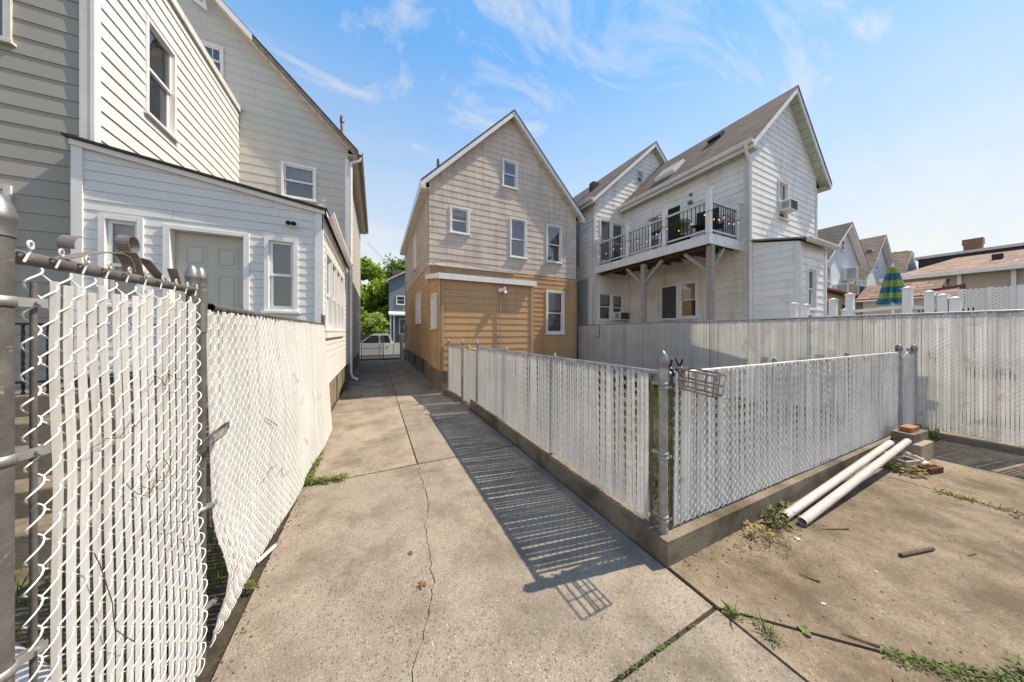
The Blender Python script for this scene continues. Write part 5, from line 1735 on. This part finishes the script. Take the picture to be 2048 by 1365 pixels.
for i, (x, y, n, r, h, s, mt, lab) in enumerate((
        (3.02, 1.15, 90, 0.09, 0.15, 0.05, 'weed', 'bushy green weed by the near pipe ends'),
        (3.28, 1.17, 50, 0.07, 0.10, 0.05, 'weed', 'small green weed between the pipe and the kerb'),
        (2.72, 1.16, 46, 0.10, 0.09, 0.05, 'weed_y', 'yellowish weed on the dirt by the kerb'),
        (5.45, 0.93, 120, 0.14, 0.10, 0.07, 'weed_y', 'straggly yellow weed in front of the pinkish block'),
        (5.00, 0.25, 14, 0.04, 0.05, 0.05, 'weed', 'lone green seedling in the sunny yard'),
        (2.74, 0.10, 40, 0.08, 0.07, 0.06, 'weed', 'leafy weed at the lower right corner'),
        (7.5, 1.05, 40, 0.10, 0.18, 0.09, 'weed', 'green weed at the foot of the boundary fence'),
        (-0.70, 2.28, 24, 0.03, 0.06, 0.035, 'weed', 'small weed under the bulge of the left fence'))):
    mb = MB(); leafclump(mb, x, y, 0.0, n, r, h, s * 0.75, random.Random(500 + i)); blades(mb, x, y, 0.0, n // 9, r, h * 1.1, 0.004, random.Random(700 + i), 0.9)
    single('weed_clump', mb, M[mt], lab, 'weed', 'weeds on the concrete')
mb = MB()
rl2 = random.Random(4)
for _ in range(260):
    x = rl2.gauss(2.85, 0.22); y = 1.15 - abs(rl2.gauss(0, 0.09)); a = rl2.uniform(0, 6.28); L_ = rl2.uniform(0.02, 0.07)
    mb.tube([(x, y, 0.004), (x + L_ * math.cos(a), y + L_ * math.sin(a), 0.006 + rl2.random() * 0.02)], 0.0014, 3, cap=False)
stuff('dry_grass', mb, M['dead'], 'dry brown grass stems by the near pipe ends')
mb = MB()
rg2 = random.Random(14)
for _ in range(420):
    x, y = rg2.uniform(-3.2, -0.85), rg2.uniform(1.2, 3.1)
    blades(mb, x, y, -0.03, 6, 0.05, 0.09, 0.006, rg2)
stuff('grass', mb, M['grass'], 'rough grass behind the left fence')

# ------------------------------------------------------------------ on the balcony
SLt = root('string_lights', 'black cord of small lit bulbs along the balcony rail', 'string lights', (8.3, 6.8, 5.0))
mb = MB()
cord = []
for k in range(60):
    y = 8.95 - k * (8.95 - 4.55) / 59
    cord.append((8.285, y, 4.98 - 0.10 * abs(math.sin((y - 4.55) * 2.1))))
cord += [(8.29 + 0.05 * k, 4.545, 4.98 - 0.08 * abs(math.sin(k * 0.2))) for k in range(1, 31)]
mb.tube(cord, 0.006, 5)
part('cord', mb, M['cable'], SLt)
bb = MB(); bb.lathe((0, 0, 0), [(0.001, -0.055), (0.012, -0.05), (0.018, -0.035), (0.015, -0.016), (0.010, -0.004)], 10)
bmesh_ = bb.mesh('bulb', M['bulb'])
sk_ = MB(); sk_.tube([(0, 0, -0.01), (0, 0, 0.035)], 0.015, 8)
skm = sk_.mesh('socket', M['blackp'])
for i in range(2, len(cord), 5):
    p = Vector(cord[i]) + Vector((0, 0, -0.03 - 0.07 * (i * 7 % 3)))
    b = put('bulb', bmesh_, SLt, p)
    put('socket', skm, b, p)

def potplant(label, x, y, z, pr_, ph, n, r, h, s, mat, seed):
    t = root('potted_plant', label, 'plant', (x, y, z), 'plants on the balcony')
    mb = MB(); mb.lathe((x, y, z), [(0.001, 0.0), (pr_ * 0.75, 0.0), (pr_, ph), (pr_ * 1.08, ph), (pr_ * 1.08, ph + 0.02), (pr_ * 0.9, ph + 0.02), (0.001, ph)], 14)
    part('pot', mb, M['potdark'], t)
    mb = MB()
    rp = random.Random(seed)
    for _ in range(n):
        v = Vector((rp.gauss(0, 1), rp.gauss(0, 1), rp.gauss(0, 1))).normalized() * rp.random() ** 0.4
        c = Vector((x + v.x * r, y + v.y * r, z + ph + h * 0.55 + v.z * h * 0.5))
        leafclump(mb, c.x, c.y, c.z, 1, 0.01, 0.01, s, rp)
    part('foliage', mb, M[mat], t)
    mb = MB(); mb.tube([(x, y, z + ph), (x, y, z + ph + h * 0.6)], 0.012, 6)
    part('stem', mb, M['bark'], t)
potplant('round leafy shrub in a dark pot on the balcony', 8.75, 5.70, 4.36, 0.17, 0.28, 700, 0.30, 0.55, 0.07, 'leaf2', 5)
potplant('thin leafy plant in a dark trough at the far end of the balcony', 8.62, 8.25, 4.36, 0.22, 0.16, 160, 0.16, 0.55, 0.07, 'leaf3', 6)
def chair(label, x, y, z, rz, solid):
    t = root('balcony_chair', label, 'chair', (x, y, z), 'chairs on the balcony')
    c, s = math.cos(rz), math.sin(rz)
    q = lambda a, b, h: (x + a * c - b * s, y + a * s + b * c, z + h)
    for a in (-0.22, 0.22):
        for b in (-0.22, 0.22):
            mb = MB(); mb.tube([q(a, b, 0), q(a, b, 0.42)], 0.012, 6); part('leg', mb, M['iron'], t)
    mb = MB(); mb.prism([q(-0.24, -0.24, 0.42), q(0.24, -0.24, 0.42), q(0.24, 0.24, 0.42), q(-0.24, 0.24, 0.42)], (0, 0, 0.03)); part('seat', mb, M['fabric'], t)
    mb = MB()
    if solid:
        mb.prism([q(-0.28, 0.24, 0.40), q(0.28, 0.24, 0.40), q(0.28, 0.30, 0.98), q(-0.28, 0.30, 0.98)], Vector(q(0, 0.04, 0)) - Vector(q(0, 0, 0)))
    else:
        mb.tube([q(-0.22, 0.23, 0.42), q(-0.24, 0.28, 0.85), q(0, 0.30, 0.95), q(0.24, 0.28, 0.85), q(0.22, 0.23, 0.42)], 0.012, 6)
        for k in range(7):
            a = -0.18 + k * 0.06
            mb.tube([q(a, 0.235, 0.44), q(a * 1.05 + 0.03 * (k % 2), 0.29, 0.9)], 0.008, 5)
        for h in (0.55, 0.68, 0.8):
            mb.tube([q(-0.22, 0.25 + (h - 0.42) * 0.09, h), q(0.22, 0.25 + (h - 0.42) * 0.09, h)], 0.008, 5)
        for sg in (-1, 1):
            mb.tube([q(sg * 0.24, 0.26, 0.64), q(sg * 0.26, -0.1, 0.66), q(sg * 0.24, -0.22, 0.44)], 0.011, 6)
    part('backrest', mb, M['fabric'] if solid else M['iron'], t)
chair('dark high backed chair on the balcony beside the shrub', 8.85, 5.05, 4.36, -1.35, True)
chair('black metal lattice chair at the near end of the balcony', 9.25, 4.98, 4.36, 0.5, False)
chair('black metal chair in the shade by the balcony door', 9.3, 6.0, 4.36, 2.2, False)

# ------------------------------------------------------------------ neighbour's deck behind the boundary fence
VR = root('vinyl_railing', 'white vinyl deck railing with capped posts behind the boundary fence', 'railing', (8.6, 1.8, 0.0))
vp = [(8.6, 2.94, 2.24), (8.7, 2.77, 2.20), (8.6, 2.33, 2.27), (8.6, 2.10, 2.35), (8.75, 2.2, 2.05), (8.6, 1.42, 2.38), (8.6, 1.195, 2.28), (8.62, 1.075, 2.21), (8.64, 0.965, 2.15)]
for i, (x, y, zt) in enumerate(vp):
    w = 0.055 if i in (1, 4) else 0.066
    mb = MB(); mb.box(x - w, x + w, y - w * 0.75, y + w * 0.75, 0.0, zt)
    p_ = part('post', mb, M['vinyl'], VR)
    mb = MB()
    e = 0.014; f_ = 0.75
    mb.box(x - w - e, x + w + e, y - w * f_ - e, y + w * f_ + e, zt + 0.001, zt + 0.018)
    mb.idx([(x - w, y - w * f_, zt + 0.018), (x + w, y - w * f_, zt + 0.018), (x + w, y + w * f_, zt + 0.018), (x - w, y + w * f_, zt + 0.018), (x, y, zt + 0.05)],
           [(0, 1, 4), (1, 2, 4), (2, 3, 4), (3, 0, 4)])
    part('post_cap', mb, M['vinyl'], p_)
for A, B in (((8.6, 2.05, 2.02), (8.6, 1.47, 2.06)), ((8.6, 2.9, 1.93), (8.6, 2.38, 1.93)), ((8.66, 1.38, 2.05), (8.72, 0.8, 1.95))):
    mb = MB(); mb.bar(A, B, 0.05, 0.06); part('rail', mb, M['vinyl'], VR)
for k in range(14):
    y = 1.36 - k * 0.042
    if all(abs(y - p[1]) > 0.06 for p in vp):
        mb = MB(); mb.tube([(8.69, y, 1.2), (8.69, y, 2.0)], 0.009, 5); part('baluster', mb, M['iron'], VR)

UM = root('patio_umbrella', 'folded blue and lime striped umbrella behind the white railing', 'umbrella', (9.5, 1.75, 0.0))
mb = MB(); mb.tube([(9.5, 1.75, 0), (9.5, 1.75, 2.98)], 0.02, 10); part('pole', mb, M['trim'], UM)
mb = MB()
bands = [(2.93, 2.80, 1), (2.80, 2.66, 0), (2.66, 2.52, 1), (2.52, 2.40, 0), (2.40, 2.29, 1), (2.29, 2.19, 0)]
NN = 40
def ur(z, k):
    t = (2.96 - z) / 0.77
    base = 0.025 + 0.17 * t ** 0.8
    return base * (1 + 0.34 * math.sin(k / NN * 2 * math.pi * 8 + t * 1.5) + 0.10 * math.sin(k / NN * 2 * math.pi * 3 + 1))
for zt, zb, mi in bands:
    for s in range(2):
        za = zt + (zb - zt) * s / 2; zc = zt + (zb - zt) * (s + 1) / 2
        for k in range(NN):
            P = []
            for z, kk in ((za, k), (za, k + 1), (zc, k + 1), (zc, k)):
                a = 2 * math.pi * kk / NN; q = ur(z, kk)
                P.append((9.5 + q * math.cos(a), 1.75 + q * math.sin(a) * 0.85, z + (0.02 * math.sin(kk * 1.26) if z == 2.19 else 0)))
            mb.face(P, True, mi)
part('canopy', mb, [M['umb_b'], M['umb_g']], UM)
mb = MB(); mb.lathe((9.5, 1.75, 2.93), [(0.03, -0.02), (0.035, 0.0), (0.02, 0.05), (0.012, 0.07), (0.001, 0.085)], 12); part('finial', mb, M['umb_w'], UM)

LT = root('lattice_fence', 'white diagonal lattice screen behind the boundary fence at far right', 'fence', (11, 0.4, 0.0))
mb = MB()
ya, yb, za, zb = -0.6, 1.15, 0.9, 2.49
st = 0.042
for s in (1, -1):
    c = -3.0
    while c < 3.5:
        pts = []
        poly = clip(clip(clip(clip([(-9, -9), (9, -9), (9, 9), (-9, 9)], 0, ya, True), 0, yb, False), 1, za, True), 1, zb, False)
        p0y, p1y = ya, yb
        f = lambda y: c + s * (y - ya) + 1.2
        P = [(y, f(y)) for y in (ya, yb)]
        (y0, z0), (y1, z1) = P
        t0, t1 = 0.0, 1.0
        dz = z1 - z0
        for lim, hi in ((za, False), (zb, True)):
            t = (lim - z0) / dz
            if (dz > 0) != hi:
                t0 = max(t0, t)
            else:
                t1 = min(t1, t)
        if t1 > t0 + 0.01:
            A = (11 + 0.006 * s, y0 + (y1 - y0) * t0, z0 + dz * t0); B = (11 + 0.006 * s, y0 + (y1 - y0) * t1, z0 + dz * t1)
            mb.bar(A, B, 0.008, 0.022, (1, 0, 0)) if False else mb.bar(A, B, 0.022, 0.008, (1, 0, 0))
        c += st * 1.414
part('lattice', mb, M['vinyl'], LT)['kind'] = 'stuff'
for (y, w) in ((1.17, 0.03), (0.86, 0.02), (0.53, 0.06)):
    mb = MB(); mb.box(10.96, 11.04, y - w, y + w, 0, 2.5); part('post', mb, M['vinyl'], LT)
SW = root('pergola', 'red brown timber garden frame in front of the lattice screen', 'pergola', (12, 1.4, 0))
for A, B, w in (((12, 1.25, 0), (12, 1.25, 2.66), 0.07), ((12, 1.62, 0), (12, 1.62, 2.6), 0.07), ((12, 1.66, 2.6), (12, 1.21, 2.67), 0.06)):
    mb = MB(); mb.bar(A, B, w, w, (1, 0, 0)); part('beam', mb, M['redwood'], SW)
mb = MB(); mb.prism([(11.95, 1.6, 2.34), (11.95, 1.28, 2.36), (12.5, 1.28, 2.62), (12.5, 1.6, 2.6)], (0, 0, 0.03)); part('canopy', mb, M['roof_t'], SW)

def far_house(label, x0, x1, yf, yb, ze, xp, zp, z0, wm, rm, wins, over=0.35, group='gabled houses in the row at right'):
    h = root('house', label, 'house', ((x0 + x1) / 2, (yf + yb) / 2, z0), group)
    fr = Fr('Y', yf, -1)
    holes = [window(h, fr, *w, cas=0.07) for w in wins]
    wall(h, fr, gpoly(x0, x1, z0, x0 - over, x1 + over, ze, xp, zp, 0.25), holes, wm, wname='front_wall')
    mb = MB()
    for x in (x0, x1):
        mb.face([(x, yf, z0), (x, yb, z0), (x, yb, ze - 0.1), (x, yf, ze - 0.1)])
    mb.face([(x0, yb, z0), (x1, yb, z0), (x1, yb, ze - 0.1), (xp, yb, zp - 0.28), (x0, yb, ze - 0.1)])
    part('side_wall', mb, wm, h)
    gable_roof(h, x0 - over, x1 + over, ze, xp, zp, yf - 0.35, yb, rm, M['trim'], M['trim'], 0.25, False, 0.3, xin=(x0, x1))
    return h, fr
h2, f2 = far_house('bluish white gabled house with stacked air conditioners', 25.9, 33.0, 7.5, 17, 6.2, 29.7, 9.25, 0.0, M['lap_g'], M['roof_g'],
          [(28.9, 29.75, 7.25, 8.1), (26.6, 27.2, 4.9, 6.0), (31.4, 32.2, 3.7, 5.6)])
ac_unit('upper air conditioner box on the bluish house wall', f2, 29.3, 5.2, 1.35, 0.85, 0.7, 'ac_y', 'air conditioners on the bluish house')
ac_unit('lower left air conditioner box on the bluish house wall', f2, 27.6, 3.85, 1.5, 0.95, 0.7, 'ac_y', 'air conditioners on the bluish house')
ac_unit('lower right air conditioner box on the bluish house wall', f2, 29.5, 3.95, 1.4, 0.85, 0.7, 'ac_d', 'air conditioners on the bluish house')
far_house('white gabled house with a reddish brown roof', 34.2, 40.0, 7.5, 17, 6.4, 37.1, 9.5, 0.0, M['lap_w'], M['roof_t'],
          [(35.6, 36.8, 6.9, 8.2), (34.6, 35.2, 4.2, 5.0), (38.2, 39.2, 3.8, 5.3)])
far_house('small white gabled house farthest along the row', 42.0, 47.4, 7.5, 17, 6.4, 44.7, 9.15, 0.0, M['lap_g'], M['roof_t'], [(43.9, 44.5, 6.2, 7.6)])
ch = MB(); ch.box(47.6, 49.4, 8.0, 9.3, 5.0, 9.2); ch.box(47.4, 49.6, 7.8, 9.5, 9.2, 9.7)
single('chimney', ch, M['brickw'], 'brick chimney behind the farthest white gable', 'chimney')
# yellow sun porch
YP = root('sun_porch', 'yellow sided lean-to porch with dark windows behind the railing', 'porch', (22.5, 5.5, 0))
fy = Fr('Y', 5.5, -1)
hy = [(18.6, 20.4, 1.0, 3.05), (21.4, 22.3, 1.0, 3.05), (22.5, 23.4, 1.0, 3.05), (23.6, 24.4, 1.0, 3.05)]
wall(YP, fy, [(18.2, 0), (24.8, 0), (24.8, 3.35), (18.2, 3.55)], hy, M['lap_y'], wname='wall')
for a, b, c, d in hy:
    mb = MB(); fy.box(mb, a, b, c, d, -0.3, -0.28); part('window', mb, M['carglass'], YP)
mb = MB(); mb.prism([(18.0, 5.2, 3.66), (25.0, 5.2, 3.46), (25.0, 5.2, 3.38), (18.0, 5.2, 3.58)], (0, 2.2, 0)); part('roof', mb, M['redwood'], YP)
mb = MB(); mb.face([(24.8, 5.5, 0), (24.8, 7.5, 0), (24.8, 7.5, 3.4), (24.8, 5.5, 3.4)]); part('wall', mb, M['lap_y'], YP)
# small brown roofed shed
SH = root('garden_shed', 'low brown roofed shed with white gable trim behind the lattice', 'shed', (15, 3.3, 0))
mb = MB(); mb.box(14.25, 15.75, 2.1, 3.2, 0, 2.62); mb.prism([(14.25, 2.1, 2.62), (15.75, 2.1, 2.62), (15, 2.1, 2.98)], (0, 1.1, 0)); part('wall', mb, M['lap_t'], SH)
gable_roof(SH, 14.0, 16.0, 2.66, 15.0, 3.16, 1.84, 3.3, M['roof_t'], M['trim'], M['trim'], 0.08, False)
# taupe building with the long eave
TB = root('house', 'long taupe sided low building with brown roof at far right', 'house', (25, 0, 0))
fz = Fr('X', 22, -1)
hzb = [(2.62, 3.08, 3.55, 3.85)]
wall(TB, fz, [(-6, 0), (3.9, 0), (3.9, 4.05), (-6, 4.05)], hzb, M['lap_t'], wname='wall')
mb = MB(); fz.box(mb, 2.60, 3.10, 3.53, 3.87, -0.08, 0.02); w_ = part('window', mb, M['iron'], TB)
mb = MB(); fz.box(mb, 2.66, 3.04, 3.57, 3.83, 0.02, 0.03); part('pane', mb, M['lampglass'], w_)
mb = MB(); mb.face([(22, 3.9, 0), (32, 3.9, 0), (32, 3.9, 4.05), (22, 3.9, 4.05)]); part('wall', mb, M['lap_t'], TB)
mb = MB()
mb.idx([(21.6, -6, 4.1), (21.6, 4.3, 4.1), (27, 3.0, 5.45), (27, -6, 5.45), (32.4, 4.3, 4.1), (32.4, -6, 4.1)], [(0, 1, 2, 3), (1, 4, 2), (2, 4, 5, 3)])
part('roof', mb, M['roof_t'], TB)
for y in (2.36, 1.25):
    mb = MB(); fz.box(mb, y - 0.05, y + 0.05, 0, 4.0, 0.0, 0.1); part('corner_board', mb, M['trim'], TB)
mb = MB(); mb.box(21.5, 21.6, -6, 4.35, 3.98, 4.12); part('fascia', mb, M['trim'], TB)
mb = MB(); mb.box(24.2, 24.5, 1.6, 1.85, 4.75, 5.0); part('roof_vent', mb, M['blackp'], TB)
DB = root('building', 'flat topped dark roofed building behind the taupe one', 'building', (45, 0, 0))
mb = MB(); mb.box(40, 50, -12, 6.1, 0, 7.55); part('wall', mb, M['darkwall'], DB)
mb = MB(); mb.box(39.85, 50, -12, 6.25, 7.55, 7.75); part('coping', mb, M['trim_d'], DB)
mb = MB(); mb.box(41, 41.8, 3.5, 4.25, 7.7, 8.35); ck = part('chimney', mb, M['brickw'], DB)
mb = MB(); mb.box(40.95, 41.85, 3.45, 4.3, 8.35, 8.75); part('chimney_cap', mb, M['brickw'], ck)

# ------------------------------------------------------------------ end of the driveway: gate, street, truck, blue house, trees
FG = root('gate', 'grey chain link gate at the street end of the driveway', 'gate', (-0.17, 17.3, 0))
mb = MB()
for (x, z) in ((0, 0),):
    mb.tube([(-0.72, 17.3, 0.06), (0.38, 17.3, 0.06), (0.38, 17.3, 1.38), (-0.72, 17.3, 1.38)], 0.022, 8, closed=True)
    mb.tube([(-0.72, 17.3, 0.72), (0.38, 17.3, 0.72)], 0.018, 8)
part('frame', mb, M['galv'], FG)
mb = MB(); zig(mb, lambda u, z, d: (u, 17.3 + d, z), -0.71, 16, 0.068, 0.07, 1.38, 0.13, 0.0045, 3)
part('wire_mesh', mb, M['wire_g'], FG)
mb = MB()
for k in range(16):
    mb.box(-0.71 + k * 0.068 + 0.02, -0.71 + k * 0.068 + 0.034, 17.298, 17.302, 0.08, 1.36)
part('slat', mb, M['greytin'], FG)
GP = root('gate_post', 'white painted gate post beside the tan house', 'post', (1.36, 17.3, 0))
mb = MB(); mb.box(1.28, 1.44, 17.22, 17.38, -0.05, 1.45); part('shaft', mb, M['trim_d'], GP)
mb = MB(); mb.tube([(1.25, 17.2, 0), (1.25, 17.2, 1.5)], 0.025, 8); part('hinge_pipe', mb, M['galv'], GP)

TK = root('pickup_truck', 'white pickup truck parked on the street', 'truck', (0.5, 23, -0.43))
def side_prism(prof, y0, y1):
    b = MB(); b.prism([(x, y0, z - 0.43) for x, z in prof], (0, y1 - y0, 0)); return b
bevel(part('body', side_prism([(-2.75, 0.45), (-2.8, 0.95), (-2.65, 1.12), (-1.15, 1.22), (1.12, 1.26), (3.2, 1.26), (3.22, 0.5), (2.65, 0.42), (2.5, 0.72), (2.25, 0.88), (1.95, 0.88), (1.7, 0.72), (1.55, 0.42), (-1.25, 0.42), (-1.4, 0.72), (-1.62, 0.88), (-1.95, 0.88), (-2.2, 0.72), (-2.35, 0.45)], 22.0, 23.9), M['paint'], TK), 0.05, 3)
bevel(part('cab', side_prism([(-1.12, 1.2), (-0.32, 1.84), (-0.1, 1.92), (0.75, 1.92), (0.95, 1.86), (1.12, 1.2)], 22.08, 23.82), M['paint'], TK), 0.05, 3)
mb = MB(); mb.box(1.2, 3.1, 22.1, 23.8, 0.70, 0.85); part('bed_load', mb, M['blackp'], TK)
mb = MB()
for k in range(5):
    mb.tube([(1.3 + 0.3 * k, 22.5, 0.8), (1.5 + 0.3 * k, 22.6, 1.32 - 0.1 * (k % 2))], 0.05, 6)
part('bed_load', mb, M['blackp'], TK)
for prof in ([(-0.92, 1.27), (-0.28, 1.80), (0.18, 1.80), (0.18, 1.27)], [(0.30, 1.27), (0.30, 1.80), (0.80, 1.80), (0.95, 1.27)]):
    part('side_window', side_prism(prof, 22.06, 22.075), M['carglass'], TK)
for x in (0.24, 1.16):
    mb = MB(); mb.box(x - 0.006, x + 0.006, 21.992, 22.0, 0.05, 0.78); part('door_seam', mb, M['blackp'], TK)
mb = MB(); mb.box(0.72, 0.9, 21.97, 21.99, 0.62, 0.66); part('door_handle', mb, M['chrome'], TK)
for x in (-1.78, 2.1):
    mb = MB(); mb.tube([(x, 22.02, -0.06), (x, 22.28, -0.06)], 0.37, 20); w_ = part('wheel', mb, M['tyre'], TK)
    mb = MB(); mb.tube([(x, 22.0, -0.06), (x, 22.03, -0.06)], 0.22, 16); part('rim', mb, M['chrome'], w_)
    mb = MB(); mb.tube([(x, 23.62, -0.06), (x, 23.88, -0.06)], 0.37, 20); part('wheel', mb, M['tyre'], TK)
mb = MB(); mb.box(-1.2, 1.5, 22.02, 22.1, -0.06, 0.0); part('running_board', mb, M['blackp'], TK)

BH = root('house', 'blue house with white porch roof across the street', 'house', (4.5, 33, -0.4))
fB = Fr('Y', 30, -1)
hB = [window(BH, fB, 1.78, 2.65, 4.35, 5.25, 0.5, cas=0.08), window(BH, fB, 2.05, 2.75, 1.4, 3.0, 0.5, cas=0.08)]
wall(BH, fB, gpoly(1.15, 8, -0.4, 0.85, 8.35, 6.72, 4.6, 8.95, 0.2), hB, M['lap_bl'], wname='front_wall')
mb = MB(); mb.face([(1.15, 30, -0.4), (1.15, 37, -0.4), (1.15, 37, 6.6), (1.15, 30, 6.6)]); mb.face([(8, 30, -0.4), (8, 37, -0.4), (8, 37, 6.6), (8, 30, 6.6)]); part('side_wall', mb, M['lap_bl'], BH)
gable_roof(BH, 0.85, 8.35, 6.72, 4.6, 8.95, 29.7, 37.2, M['roof_g'], M['trim'], M['trim'], 0.2, False, xin=(1.15, 8))
mb = MB(); mb.box(1.6, 2.2, 31, 31.7, 7.0, 8.0); part('chimney', mb, M['brickw'], BH)
mb = MB(); mb.prism([(1.1, 28.9, 3.35), (6, 28.9, 3.35), (6, 29.97, 3.65), (1.1, 29.97, 3.65)], (0, 0, -0.14)); pq = part('porch_roof', mb, M['trim'], BH)
for x in (1.25, 1.55, 3.2):
    mb = MB(); mb.box(x - 0.05, x + 0.05, 28.95, 29.05, -0.4, 3.2); part('porch_post', mb, M['trim'], BH)

def tree(label, x, y, z, ht, rx, ry, rz, n, leaf, mat, seed, zc, group='trees across the street'):
    t = root('tree', label, 'tree', (x, y, z), group)
    rt = random.Random(seed)
    mb = MB()
    mb.tube([(x, y, z), (x + 0.1, y, z + ht * 0.3), (x, y + 0.1, z + ht * 0.6), (x, y, z + ht * 0.85)], [0.3, 0.22, 0.14, 0.04], 8)
    for k in range(9):
        a = rt.uniform(0, 6.28); h = z + ht * rt.uniform(0.25, 0.65)
        mb.tube([(x, y, h), (x + rx * 0.45 * math.cos(a), y + ry * 0.45 * math.sin(a), h + ht * 0.12), (x + rx * 0.8 * math.cos(a), y + ry * 0.8 * math.sin(a), h + ht * 0.2)], [0.09, 0.06, 0.02], 5)
    part('trunk', mb, M['bark'], t)
    mb = MB()
    cl = []
    while len(cl) < 70:
        v = Vector((rt.uniform(-1, 1), rt.uniform(-1, 1), rt.uniform(-1, 1)))
        if 0.35 < v.length < 1.0:
            cl.append((v, rt.uniform(0.14, 0.30)))
    for _ in range(n):
        v, s = rt.choice(cl)
        w = Vector((rt.gauss(0, 1), rt.gauss(0, 1), rt.gauss(0, 1))).normalized() * s * rt.random() ** 0.45
        c = Vector((x + (v.x + w.x) * rx, y + (v.y + w.y) * ry, zc + (v.z + w.z) * rz))
        d = Vector((rt.gauss(0, 1), rt.gauss(0, 1), rt.gauss(0, 0.7) - 0.2)).normalized()
        e = d.cross(Vector((rt.gauss(0, 1), rt.gauss(0, 1), rt.gauss(0, 1)))).normalized()
        L_ = leaf * rt.uniform(0.6, 1.3)
        mb.face([c, c + d * L_ * 0.5 + e * L_ * 0.35, c + d * L_, c + d * L_ * 0.5 - e * L_ * 0.35])
    part('crown', mb, M[mat], t)
tree('bright green broad tree left of the blue house', -2.6, 33.0, -0.4, 8, 4.6, 3.4, 4.4, 34000, 0.38, 'leaf1', 1, 4.9)
tree('tall green tree behind the blue house', 4.0, 46, -0.4, 12.5, 6.0, 4.0, 5.6, 18000, 0.45, 'leaf2', 2, 6.6)
tree('pale yellow green shrub behind the truck', -1.1, 27.9, -0.4, 3.6, 1.9, 1.2, 1.9, 6000, 0.20, 'leaf3', 3, 2.0)
tree('bright green tree far left across the street', -9.5, 36, -0.4, 9, 5, 4, 4.6, 8000, 0.38, 'leaf1', 5, 5.0)
tree('small light green tree top above the taupe roof', 52, 12.2, 0, 10, 3.2, 3.2, 2.6, 3000, 0.5, 'leaf3', 4, 8.6, 'trees at right')
mb = MB()
for A, B, sag in (((-0.45, 17.5, 6.6), (6, 45, 8.8), 0.5), ((-0.45, 17.5, 5.3), (5, 29.6, 6.4), 0.25), ((-6, 24.5, 7.0), (8, 24.5, 6.1), 0.3), ((-6, 24.5, 6.7), (8, 24.5, 5.8), 0.3)):
    A, B = Vector(A), Vector(B)
    mb2 = [A.lerp(B, t / 12) - Vector((0, 0, sag * 4 * (t / 12) * (1 - t / 12))) for t in range(13)]
    mb.tube(mb2, 0.012, 4)
single('overhead_wires', mb, M['cable'], 'thin black utility wires strung across between the houses', 'wire')
